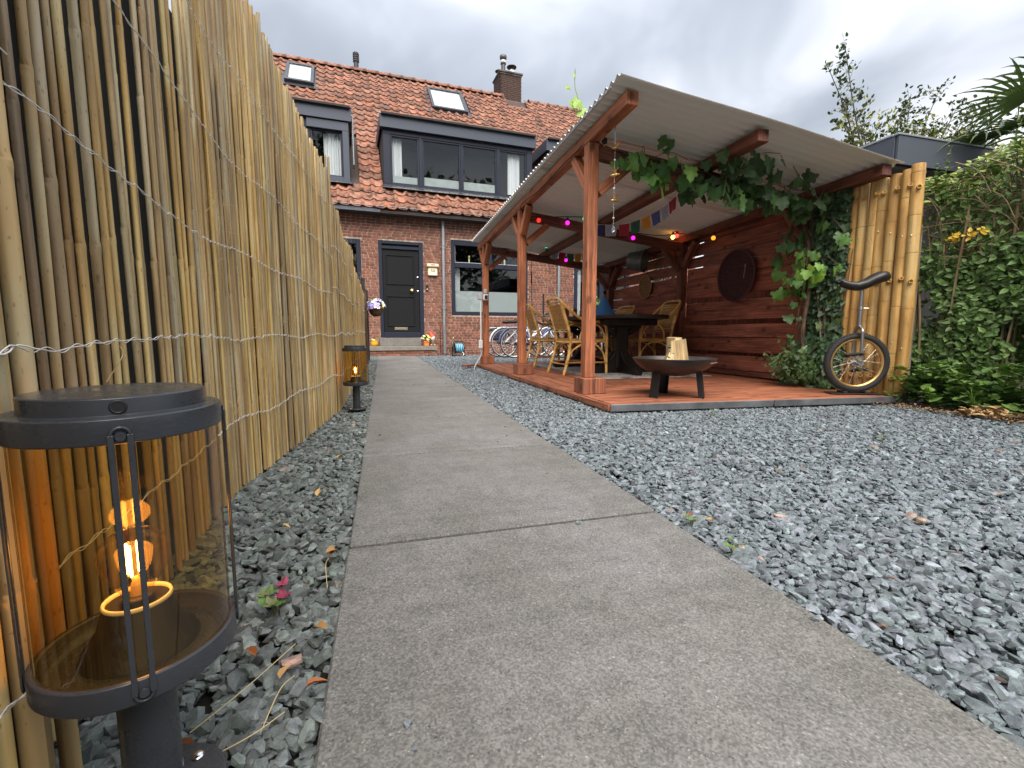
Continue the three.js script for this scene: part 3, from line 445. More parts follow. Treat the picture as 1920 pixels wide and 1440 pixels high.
// ------------------------------------------------------------------ rattan chairs
M.rattan = mat(0.95, 0.60, 0.21, 0.38, { map: T.cane }); M.rattanDk = mat(0.62, 0.33, 0.11, 0.5, { map: T.cane });
{ T.weave.repeat.set(6, 6); T.weaveB.repeat.set(6, 6); }
M.cane2 = mat(0.9, 0.56, 0.22, 0.7, { map: T.weave, bumpMap: T.weaveB, bumpScale: 0.002 });
function rattanChair(p, turn, label) {
  const t = thing('rattan_chair', label, 'chair', p, turn, 'rattan armchairs round the black table'), m = M.rattan, U = (g) => g;
  for (const s of [-1, 1]) {
    part('rear_leg', tube([[s * 0.235, 0, -0.3], [s * 0.215, 0.2, -0.235], [s * 0.2, 0.385, -0.2]], 0.0175, 14, 8), m, t);
    part('back_upright', tube([[s * 0.2, 0.37, -0.2], [s * 0.198, 0.5, -0.222], [s * 0.192, 0.78, -0.31], [s * 0.186, 0.83, -0.325]], 0.0175, 14, 8), m, t);
    part('arm', tube([[s * 0.235, 0, 0.235], [s * 0.243, 0.2, 0.228], [s * 0.25, 0.47, 0.222], [s * 0.252, 0.555, 0.2], [s * 0.252, 0.6, 0.13], [s * 0.25, 0.605, 0.03], [s * 0.245, 0.62, -0.07], [s * 0.23, 0.69, -0.18], [s * 0.205, 0.80, -0.3], [s * 0.17, 0.852, -0.34]], 0.0165, 60, 8), m, t);
    part('arm_arch', tube([[s * 0.232, 0.36, 0.2], [s * 0.243, 0.47, 0.19], [s * 0.247, 0.555, 0.12], [s * 0.246, 0.578, 0.045], [s * 0.243, 0.555, -0.03], [s * 0.232, 0.47, -0.09], [s * 0.22, 0.36, -0.1]], 0.011, 30, 7), m, t);
    part('side_arch', tube([[s * 0.228, 0.10, -0.265], [s * 0.222, 0.26, -0.2], [s * 0.22, 0.35, -0.06], [s * 0.222, 0.36, 0.03], [s * 0.225, 0.34, 0.1], [s * 0.232, 0.25, 0.19], [s * 0.237, 0.10, 0.228]], 0.0105, 30, 7), m, t);
    part('stretcher', rod([s * 0.226, 0.14, -0.258], [s * 0.238, 0.14, 0.23], 0.0095), M.rattanDk, t);
    part('binding', [[s * 0.226, 0.14, -0.256], [s * 0.238, 0.14, 0.229]].map((q) => X(lathe([[0.0155, -0.024], [0.019, -0.02], [0.0195, 0.02], [0.0155, 0.024]], 12), q, [q[2] < 0 ? 0.28 : 0, 0, 0])), M.rattanDk, t);
  }
  part('rear_arch', tube([[-0.222, 0.16, -0.25], [-0.19, 0.29, -0.215], [-0.1, 0.355, -0.2], [0, 0.365, -0.198], [0.1, 0.355, -0.2], [0.19, 0.29, -0.215], [0.222, 0.16, -0.25]], 0.0085, 26, 7), m, t);
  part('rear_stretcher', rod([-0.226, 0.12, -0.262], [0.226, 0.12, -0.262], 0.0095), M.rattanDk, t);
  part('cross_stretcher', rod([-0.232, 0.14, 0.0], [0.232, 0.14, 0.0], 0.009), M.rattanDk, t);
  part('front_stretcher', rod([-0.238, 0.19, 0.228], [0.238, 0.19, 0.228], 0.0095), M.rattanDk, t);
  part('top_rail', tube([[-0.186, 0.825, -0.325], [-0.17, 0.85, -0.338], [-0.1, 0.862, -0.346], [0, 0.865, -0.35], [0.1, 0.862, -0.346], [0.17, 0.85, -0.338], [0.186, 0.825, -0.325]], 0.0155, 26, 8), m, t);
  for (const [y, z] of [[0.815, -0.3225], [0.79, -0.314], [0.515, -0.226], [0.488, -0.219]]) part('back_rail', rod([-0.19, y, z], [0.19, y, z], 0.0085), m, t);
  for (const s of [-1, 1]) part('back_rail', rod([s * 0.165, 0.51, -0.224], [s * 0.162, 0.8, -0.318], 0.0085), m, t);
  part('back_panel', cbox(0.33, 0.3, 0.012, 0.003, 1).rotateX(-0.31).translate(0, 0.655, -0.272), M.cane2, t);
  part('seat_ring', tube([[-0.2, 0.372, -0.2], [0, 0.368, -0.2], [0.2, 0.372, -0.2], [0.222, 0.375, 0], [0.235, 0.378, 0.18], [0.19, 0.378, 0.225], [0, 0.378, 0.235], [-0.19, 0.378, 0.225], [-0.235, 0.378, 0.18], [-0.222, 0.375, 0]], 0.0135, 60, 8, true), m, t);
  const sp = new THREE.Shape([[-0.2, 0.2], [0.2, 0.2], [0.235, -0.18], [0.19, -0.225], [-0.19, -0.225], [-0.235, -0.18]].map(([x, y]) => new THREE.Vector2(x, y)));
  part('seat', uvBox(new THREE.ExtrudeGeometry(sp, { depth: 0.02, bevelEnabled: true, bevelSize: 0.006, bevelThickness: 0.008, bevelSegments: 2 }).rotateX(-Math.PI / 2).translate(0, 0.382, 0), 2), M.cane2, t);
  return t;
}
rattanChair([2.235, DT + 0.001, -4.985], Math.PI / 2 + 0.03, 'golden rattan armchair front left, its back to the path, behind the nearest post');
rattanChair([2.29, DT + 0.001, -6.14], Math.PI / 2 - 0.04, 'golden rattan armchair second on the left, farther from the camera beside the bicycles');
rattanChair([3.20, DT + 0.01, -5.08], -Math.PI / 2 - 0.06, 'golden rattan armchair right of the table, seen from its side by the wall post');
rattanChair([3.24, DT + 0.01, -6.2], -Math.PI / 2 + 0.1, 'rattan armchair at the shaded far right of the table, mostly hidden behind the tabletop');
// ------------------------------------------------------------------ fire bowl and logs
{
  const t = thing('fire_bowl', 'dark steel fire bowl on three flat legs at the front of the deck', 'fire bowl', [2.085, DT, -2.94]), m = mat(0.12, 0.108, 0.10, 0.45, { metalness: 0.55, map: T.galv });
  const pr = []; for (let k = 0; k <= 16; k++) { const a = k / 16, r = 0.297 * Math.sin(Math.min(1, a * 1.0) * 1.32) / Math.sin(1.32), y = 0.285 - 0.132 * (Math.cos(a * 1.32) - Math.cos(1.32)) / (1 - Math.cos(1.32)); pr.push([Math.max(r, 0), y]); }
  const inn = pr.map(([r, y]) => [Math.max(r - 0.004, 0), y + 0.004]).reverse();
  const b = part('bowl', lathe([...pr, [0.299, 0.287], [0.297, 0.289], ...inn], 64), m, t);
  const hs = []; for (let k = 0; k <= 10; k++) { const a = 3.62 + 0.52 * k / 10 - 0.15; hs.push([Math.sin(a + Math.PI) * 0.2945, 0.262, Math.cos(a + Math.PI) * 0.2945]); }
  part('handle_slot', tube(hs, 0.0035, 16, 6), mat(0.7, 0.7, 0.7, 0.3, { metalness: 0.8 }), b);
  for (const [x, z] of [[-0.195, 0.05], [0.16, 0.15], [0.03, -0.2]]) { const a = Math.atan2(x, z), L1 = new THREE.Group(); const g = [cbox(0.075, 0.215, 0.006, 0.001, 1).translate(0, 0.1, 0), cbox(0.006, 0.21, 0.035, 0.001, 1).translate(-0.0405, 0.1, -0.0175)]; part('leg', merge(g).rotateX(-0.13), M.blackMetal, t, [x, 0.003, z], [0, a, 0]); }
}
{
  const bark = tex(256, 256, (i, j) => { const x = i / 256, y = j / 256, a = tfbm(x, y, 4, 22, 3, 4), s = tfbm(x, y, 7, 9, 43, 3); const d = (a > 0.64 ? 1 : 0) * (s > 0.42 ? 1 : 0) + (s > 0.7 ? 0.8 : 0); const v = 0.9 - 0.78 * clamp(d); return [v, v * 0.95, v * 0.82]; });
  const wd = mat(0.72, 0.52, 0.27, 0.75, { map: T.wood }), bm = mat(0.72, 0.68, 0.55, 0.8, { map: bark }), rd = mat(0.36, 0.16, 0.08, 0.8, { map: T.wood });
  // wedge: a split quarter of a trunk, bark on the round side
  const wedge = (name, label, r, h, a0, a1, p, rot, tp = 1) => {
    const t = thing('log', label, 'log', p, 0, 'firewood logs in the fire bowl'); const g = new THREE.Group(); g.name = 'log_body';
    const n = 8, pos = [], uv = []; for (let k = 0; k < n; k++) { const a = lerp(a0, a1, k / n), b = lerp(a0, a1, (k + 1) / n), A = [Math.cos(a) * r, 0, Math.sin(a) * r], B = [Math.cos(b) * r, 0, Math.sin(b) * r]; pos.push(...A, B[0] * tp, h, B[2] * tp, ...B, ...A, A[0] * tp, h, A[2] * tp, B[0] * tp, h, B[2] * tp); uv.push(k / n * 0.5, 0, (k + 1) / n * 0.5, 1, (k + 1) / n * 0.5, 0, k / n * 0.5, 0, k / n * 0.5, 1, (k + 1) / n * 0.5, 1); }
    const w = []; for (const a of [a0, a1]) { const A = [Math.cos(a) * r, 0, Math.sin(a) * r], T1 = [A[0] * tp, h, A[2] * tp]; w.push(0, 0, 0, ...A, ...T1, 0, 0, 0, ...T1, 0, h, 0); } for (const y of [0, h]) for (let k = 0; k < n; k++) { const a = lerp(a0, a1, k / n), b = lerp(a0, a1, (k + 1) / n); w.push(0, y, 0, Math.cos(a) * r * (y ? tp : 1), y, Math.sin(a) * r * (y ? tp : 1), Math.cos(b) * r * (y ? tp : 1), y, Math.sin(b) * r * (y ? tp : 1)); }
    const c = part('split_face', uvBox(rawGeo(w), 1), wd, t); part('bark', rawGeo(pos, uv), bm, t); t.rotation.set(...rot); t.children.forEach((m) => { m.material = m.material.clone(); m.material.side = THREE.DoubleSide; }); return t;
  };
  wedge('birch', 'birch log with white speckled bark leaning left in the fire bowl', 0.10, 0.23, 0.1, 2.5, [1.975, 0.262, -2.945], [0.15, 0.5, -0.55]);
  wedge('split', 'pale split log with a wide cut face standing right in the fire bowl', 0.17, 0.215, -2.9, -1.25, [2.15, 0.272, -2.84], [-0.12, 0.15, 0.12], 0.68);
  wedge('rear', 'pale split log standing at the back of the fire bowl, taller than the others', 0.11, 0.23, -0.2, 2.0, [2.07, 0.262, -3.02], [0.02, 0.6, 0.03]);
}
// ------------------------------------------------------------------ things on the wall and under the roof
{
  const t = thing('woven_tray', 'large dark purple woven tray hung on the plank wall', 'tray', [3.695, 1.14, -4.13], -Math.PI / 2), n = 14, m = mat(0.12, 0.045, 0.065, 0.8, { map: T.weave, bumpMap: T.weaveB, bumpScale: 0.004 });
  const g = lathe([[0, 0.0], [0.2, 0.004], [0.24, 0.02], [0.262, 0.045], [0.268, 0.045], [0.246, 0.014], [0.2, -0.003], [0, -0.007]], 40).rotateX(Math.PI / 2); g.scale(1, 1.02, 1); const uv = g.attributes.uv; for (let i = 0; i < uv.count; i++) uv.setXY(i, g.attributes.position.getX(i), g.attributes.position.getY(i)); part('tray_dish', g, m, t); part('tray_rim', new THREE.TorusGeometry(0.264, 0.009, 6, 40).translate(0, 0, 0.045), mat(0.07, 0.025, 0.03, 0.7), t).scale.set(1, 1.02, 1);
  part('handle', tube([[0.1, 0.08, 0.03], [0.14, 0.1, 0.05], [0.13, 0.0, 0.055], [0.1, -0.04, 0.03]], 0.004, 16, 6), mat(0.3, 0.22, 0.15, 0.7), t);
}
{
  const t = thing('woven_tray', 'smaller tan round woven tray on the far part of the plank wall', 'tray', [3.695, 1.19, -5.93], -Math.PI / 2);
  const g = lathe([[0, 0.0], [0.13, 0.003], [0.155, 0.022], [0.163, 0.022], [0.14, -0.003], [0, -0.006]], 36).rotateX(Math.PI / 2), uv = g.attributes.uv; for (let i = 0; i < uv.count; i++) uv.setXY(i, g.attributes.position.getX(i), g.attributes.position.getY(i)); part('tray_dish', g, mat(0.42, 0.24, 0.12, 0.8, { map: T.weave }), t); part('tray_rim', new THREE.TorusGeometry(0.16, 0.006, 6, 36).translate(0, 0, 0.02), M.rattanDk, t);
}
{
  const t = thing('zinc_tub', 'dark zinc tub hanging on its side below the roof by the plank wall', 'tub', [3.47, 1.535, -5.83]); t.scale.setScalar(0.9); t.quaternion.setFromUnitVectors(V(0, 1, 0), V(0.62, -0.12, 0.775));
  part('tub_body', lathe([[0, -0.12], [0.125, -0.12], [0.128, -0.117], [0.165, 0.12], [0.172, 0.124], [0.172, 0.13], [0.162, 0.13], [0.12, -0.112], [0, -0.112]], 40), mat(0.26, 0.28, 0.27, 0.55, { metalness: 0.5, map: T.galv }), t);
  part('tub_bands', [-0.04, 0.05].map((y) => X(new THREE.TorusGeometry(0.14 + (y + 0.04) * 0.155 + 0.001, 0.004, 5, 40), [0, y, 0], [Math.PI / 2, 0, 0])), mat(0.14, 0.15, 0.15, 0.5, { metalness: 0.6 }), t);
  part('price_tag', cbox(0.045, 0.004, 0.035, 0.001), M.white, t, [0.02, -0.108, 0.0]);
  part('tub_handle', tube([[0.165, 0.1, 0], [0.2, 0.12, 0.05], [0.2, 0.12, -0.05], [0.165, 0.1, 0]], 0.004, 14, 5), M.blackMetal, t);
  const w = part('hanging_wire', rod([3.47, 1.62, -5.83], [3.47, roofY(3.47, -5.83), -5.83], 0.002, 5), M.blackMetal); t.updateMatrixWorld(true); t.attach(w);
}
// string of coloured bulbs
{
  const t = thing('string_lights', 'black cable string of coloured party bulbs along the shelter beams', 'string lights');
  const cab = [[1.62, 1.90, -3.23], [1.54, 1.95, -3.26], [1.50, 1.93, -3.5], [1.5, 1.9, -4.3], [1.5, 1.88, -4.95], [1.6, 1.83, -5.01], [1.73, 1.82, -5.0], [2.08, 1.845, -5.0], [2.3, 1.85, -5.0], [2.6, 1.76, -5.0], [2.93, 1.72, -5.0], [3.3, 1.71, -5.01], [3.55, 1.745, -5.0], [3.6, 1.66, -4.7], [3.6, 1.64, -4.42], [3.6, 1.63, -3.8], [3.5, 1.70, -3.4], [3.0, 1.75, -3.36], [2.6, 1.80, -3.23], [2.1, 1.83, -3.23], [1.7, 1.88, -3.23]];
  part('cable', tube(cab, 0.005, 160, 6), M.black, t);
  const cab2 = [[3.58, 1.74, -5.15], [3.56, 1.68, -5.6], [3.58, 1.66, -6.2], [3.55, 1.66, -6.8], [3.0, 1.66, -6.88], [2.5, 1.72, -6.88], [2.1, 1.72, -6.88], [1.9, 1.6, -6.9], [1.58, 1.12, -6.95]]; part('cable', tube(cab2, 0.004, 90, 6), M.black, t);
  const col = { red: [0.8, 0.02, 0.015], magenta: [0.85, 0.02, 0.6], green: [0.05, 0.55, 0.3], yellow: [0.95, 0.55, 0.08], orange: [0.85, 0.27, 0.02], clear: [0.8, 0.8, 0.78], mint: [0.45, 0.8, 0.6] }, mats = {};
  for (const k in col) mats[k] = new THREE.MeshPhysicalMaterial({ color: L(...col[k]), roughness: 0.18, clearcoat: 0.6, emissive: L(...col[k]), emissiveIntensity: k === 'clear' ? 0 : 0.45 });
  const hot = (c, e) => { const m = mats[c].clone(); m.emissiveIntensity = e; return m; }; mats.redHot = hot('red', 1.6); mats.yellowHot = hot('yellow', 2.2);
  mats.clear = M.bulbGlass;
  for (const [x, y, z, c, up] of [[1.728, 1.79, -5.0, 'red'], [2.075, 1.785, -5.0, 'magenta'], [2.285, 1.845, -5.0, 'green'], [2.92, 1.665, -5.0, 'magenta'], [3.54, 1.73, -5.03, 'redHot'], [3.50, 1.715, -5.05, 'yellowHot'], [3.52, 1.615, -5.14, 'orange'], [3.59, 1.59, -4.43, 'orange'], [3.57, 1.63, -6.2, 'mint'], [3.0, 1.68, -3.38, 'red'], [1.63, 1.905, -3.225, 'clear'], [2.1, 1.55, -6.86, 'mint'], [2.5, 1.86, -6.86, 'green', 1], [2.83, 1.68, -6.86, 'magenta']]) {
    const s = up ? -1 : 1, b = part('bulb', X(lathe([[0, -0.03], [0.012, -0.028], [0.021, -0.018], [0.0235, -0.006], [0.021, 0.006], [0.013, 0.016], [0, 0.018]], 18), [0, 0, 0], [up ? Math.PI : 0, 0, 0]), mats[c], t, [x, y, z]); part('socket', X(lathe([[0, 0.014], [0.014, 0.014], [0.015, 0.045], [0.01, 0.05], [0, 0.05]], 12), [0, 0, 0], [up ? Math.PI : 0, 0, 0]), M.black, b);
    const top = y + s * 0.05; let best = null, bd = 9; for (const q of [...cab, ...cab2]) { const d = Math.hypot(q[0] - x, q[1] - top, q[2] - z); if (d < bd) { bd = d; best = q; } } if (bd > 0.01 && bd < 0.35) part('lead', tube([[x, top, z], [(x + best[0]) / 2, Math.max(top, best[1]) + 0.01, (z + best[2]) / 2], best], 0.003, 8, 5), M.black, b).position.set(-x, -y, -z);
  }
  part('cable_grip', [[1.555, 1.94, -5.0], [1.62, 1.93, -3.225]].map((q) => X(new THREE.SphereGeometry(0.018, 10, 8), q)), M.black, t);
}
// prayer flags
{
  const pr = tex(64, 64, (i, j) => { const y = (j % 9) / 9, e = (i > 8 && i < 56 && j > 8 && j < 56); return e && y < 0.5 && h3(i >> 1, j >> 2, 5) > 0.42 ? 0.78 : 1; });
  const col = { navy: [0.04, 0.05, 0.2], blue: [0.09, 0.13, 0.38], white: [0.42, 0.46, 0.58], red: [0.42, 0.02, 0.05], green: [0.03, 0.15, 0.09], yellow: [0.72, 0.33, 0.03] }, ms = {}; for (const k in col) ms[k] = new THREE.MeshPhysicalMaterial({ color: L(...col[k]), roughness: 0.9, map: pr, transmission: 0.3, thickness: 0, side: THREE.DoubleSide });
  const line = (label, pts, order, seed) => {
    const t = thing('prayer_flags', label, 'bunting', [0, 0, 0], 0), R = rng(seed), c = new THREE.CatmullRomCurve3(pts.map((p) => V(...p))), len = c.getLength(); part('cord', tube(pts, 0.002, 40, 5), M.white, t); const n = order.length;
    order.forEach((k, i) => { const u = (i + 0.5) / n, p = c.getPointAt(u), q = c.getTangentAt(u), w = len / n * 0.9, h = 0.125, g = new THREE.PlaneGeometry(w, h, 6, 6).translate(0, -h / 2, 0), P = g.attributes.position, f = R() * 6; for (let v = 0; v < P.count; v++) { const d = -P.getY(v) / h; P.setZ(v, Math.sin(P.getX(v) * 40 + f) * 0.008 * d + (R() - 0.5) * 0.003 + 0.03 * d * Math.sin(f)); P.setX(v, P.getX(v) * (1 - 0.12 * d) + 0.01 * d * Math.cos(f)); } g.computeVertexNormals(); const m = part('flag', g, ms[k], t, [p.x, p.y, p.z]); m.rotation.set(0, Math.atan2(-q.z, q.x), Math.asin(q.y), 'YZX'); });
  };
  line('front string of faded prayer flags sagging from the middle roof beam', [[2.36, 1.775, -4.98], [2.62, 1.735, -4.72], [2.72, 1.755, -4.25], [2.70, 1.80, -3.9], [2.64, 1.875, -3.55]], ['navy', 'white', 'red', 'green', 'yellow', 'blue', 'white', 'red', 'green', 'yellow'], 4);
  line('far string of faded prayer flags at the back of the shelter near the house', [[2.56, 1.80, -6.80], [2.9, 1.765, -6.78], [3.3, 1.80, -6.76]], ['white', 'red', 'green', 'yellow', 'navy', 'blue'], 6);
}
// brass bird mobile
{
  const x = 1.592, z = -3.0, t = thing('bird_mobile', 'hanging mobile of three small brass birds with a crystal, at the nearest post', 'mobile', [x, 0, z]);
  part('chain', [...Array(11)].map((_, k) => X(new THREE.TorusGeometry(0.007, 0.0016, 5, 10), [0, 1.955 - k * 0.0125, 0], [0, k * 1.4, 0], [0.7, 1.2, 0.7])), M.chrome, t); part('string', rod([0, 1.83, 0], [0, 1.27, 0], 0.0008, 4), M.white, t);
  for (const [y, a] of [[1.80, 0.3], [1.62, -0.4], [1.45, 0.2]]) { const b = part('bird', X(new THREE.SphereGeometry(0.011, 12, 8), [0, 0, 0], [0, 0, 0.15], [2.8, 1, 1.1]), M.brass, t, [0, y, 0], [0, a, 0]);
    for (const s of [-1, 1]) { const pos = [], n = 5; for (let k = 0; k < n; k++) { const f = (q) => [[-0.002 - 0.012 * q, 0.004 + 0.024 * Math.sin(q * 1.9), s * (0.006 + 0.05 * q)], [0.014 - 0.014 * q, 0.004 + 0.022 * Math.sin(q * 1.9), s * (0.006 + 0.05 * q)]]; const [a1, a2] = f(k / n), [b1, b2] = f((k + 1) / n); pos.push(...a1, ...a2, ...b2, ...a1, ...b2, ...b1); } const w = part('wing', rawGeo(pos), M.brass, b); w.material = M.brass.clone(); w.material.side = THREE.DoubleSide; }
    part('beak', X(new THREE.ConeGeometry(0.004, 0.018, 8), [0.03, 0.006, 0], [0, 0, -1.4]), M.brass, b); part('tail', cbox(0.022, 0.002, 0.014, 0.0005).translate(-0.03, -0.002, 0), M.brass, b); }
  part('bead', [1.72, 1.53, 1.33].map((y) => X(new THREE.OctahedronGeometry(0.008, 1), [0, y, 0])), M.white, t);
  part('crystal', X(new THREE.IcosahedronGeometry(0.019, 0), [0, 1.25, 0], [0.3, 0.2, 0], [0.8, 1.3, 0.8]), new THREE.MeshPhysicalMaterial({ color: L(0.95, 0.95, 0.95), roughness: 0.02, transmission: 0.9, thickness: 0.03, ior: 1.5 }), t);
}
// electric boxes and conduit on the farthest post
{
  const t = thing('outlet_box', 'grey outdoor power sockets with conduit on the farthest post by the bicycles', 'socket', [1.49, 0, -6.93]);
  part('socket_box', [cbox(0.075, 0.085, 0.06, 0.008).translate(-0.035, 1.08, 0.02)], M.grey, t); part('socket_box', [cbox(0.07, 0.09, 0.05, 0.008).translate(0.04, 1.07, 0.07)], M.white, t); part('socket_lid', [cbox(0.045, 0.055, 0.006, 0.002).translate(0.04, 1.07, 0.1)], M.black, t); part('plug', [cbox(0.05, 0.075, 0.045, 0.01).translate(0.035, 1.155, 0.07)], M.grey, t);
  part('conduit', tube([[-0.028, 1.04, 0.03], [-0.028, 0.6, 0.03], [-0.03, 0.42, 0.03]], 0.011, 10, 8), M.white, t); part('socket_box', [cbox(0.06, 0.13, 0.05, 0.008).translate(-0.035, 0.36, 0.03)], M.white, t);
  part('cable', tube([[-0.035, 0.3, 0.03], [-0.03, 0.2, 0.04], [-0.08, 0.11, 0.06], [-0.14, 0.02, 0.08], [-0.15, -0.02, 0.09]], 0.011, 24, 8), M.grey, t);
}
// ------------------------------------------------------------------ thick bamboo panel beside the deck
{
  const R = rng(61), t = thing('bamboo_panel', 'tall panel of eight thick golden bamboo poles at the right end of the deck', 'bamboo panel'), ms = shades(6, 5, [0.80, 0.53, 0.21], 0.16, 0.58, { map: T.cane });
  for (let k = 0; k < 8; k++) {
    const r = 0.0335 + R() * 0.004 + (k === 0 ? 0.005 : 0), z = -2.515 - k * 0.0735, x = 3.775 - k * 0.006, y0 = k === 0 ? -0.01 : DT + 0.002, h = 1.74 - y0 + (k ? -0.035 + R() * 0.03 : 0.0) , prof = [[0, 0], [r, 0]]; let y = 0.1 + R() * 0.25; const nodes = [];
    while (y < h - 0.06) { prof.push([r, y - 0.012], [r * 1.09, y - 0.003], [r * 0.96, y], [r * 1.07, y + 0.004], [r * 1.0, y + 0.014]); nodes.push(y); y += 0.26 + R() * 0.2; }
    prof.push([r, h - 0.002], [r * 0.93, h], [r * 0.8, h], [r * 0.8, h - 0.04], [0, h - 0.04]);
    const g = lathe(prof, 20), uv = g.attributes.uv, P = g.attributes.position; for (let i = 0; i < uv.count; i++) uv.setXY(i, uv.getX(i) * 0.7 + k * 0.21, P.getY(i) * 0.55 + k * 0.37);
    for (let i = 0; i < P.count; i++) { const q = P.getY(i); P.setZ(i, P.getZ(i) + Math.sin(q * 2.2 + k) * 0.006); P.setX(i, P.getX(i) + Math.sin(q * 1.7 + k * 2) * 0.004); } g.computeVertexNormals();
    const p = part('bamboo_pole', g, ms[Math.floor(R() * 6)], t, [x, y0, z]); p.rotation.x = (R() - 0.5) * 0.02;
    part('node_ring', nodes.map((q) => X(new THREE.TorusGeometry(r * 1.035, 0.0022, 5, 20), [Math.sin(q * 1.7 + k * 2) * 0.004, q + 0.0005, Math.sin(q * 2.2 + k) * 0.006], [Math.PI / 2, 0, 0])), mat(0.26, 0.15, 0.06, 0.6), p);
    part('screw', [0.42, 1.22].map((q) => X(new THREE.SphereGeometry(0.006, 8, 6), [-r * 0.92, q + (R() - 0.5) * 0.08, 0.012])), M.chrome, p);
    for (const q of [0.12, 0.86, 1.53]) { const g2 = lathe([[0, -0.014], [0.014, -0.014], [0.016, -0.008], [0.016, 0.02], [0.011, 0.022], [0.009, 0.008], [0, 0.006]], 12).rotateX(k ? Math.PI / 2 - 0.5 : Math.PI / 2); g2.rotateY(-0.9); part('dowel', g2, ms[k % 6], p, [-r * 0.75, q + (R() - 0.5) * 0.01 - (y0 < 0 ? -0.05 : 0), r * 0.78]); }
  }
}
{ const R = rng(8); const g = cbox(0.075, 1.36, 0.03, 0.004, 1); solo('grey_plank', g, mat(0.34, 0.33, 0.31, 0.9, { map: T.wood }), 'weathered grey plank standing upright between the bamboo panel and the hedge', 'plank', [3.865, 0.64, -2.535]).rotation.set(0, 0.7, -0.03); }
{ const st = [[[3.665, 0.075, -2.93], [3.70, 1.24, -3.1], 0.018, [0.42, 0.30, 0.14], 'longest tan bamboo stick leaning in the ivy left of the unicycle'], [[3.63, 0.09, -2.985], [3.685, 0.98, -3.13], 0.016, [0.27, 0.2, 0.15], 'speckled brown stick leaning in the ivy, left of the longest one'], [[3.60, 0.12, -3.0], [3.66, 0.90, -3.16], 0.009, [0.33, 0.26, 0.2], 'thinnest stick leaning in the ivy beside the plank wall'], [[3.675, 0.08, -2.955], [3.70, 0.72, -3.07], 0.018, [0.3, 0.16, 0.11], 'short reddish stick leaning behind the unicycle wheel']];
  for (const [a, b, r, c, l] of st) solo('leaning_stick', tube([a, [(a[0] + b[0]) / 2 + 0.006, (a[1] + b[1]) / 2, (a[2] + b[2]) / 2], b], r, 10, 8), mat(...c, 0.7, { map: T.cane }), l, 'stick', undefined, 'sticks leaning left of the bamboo panel'); }
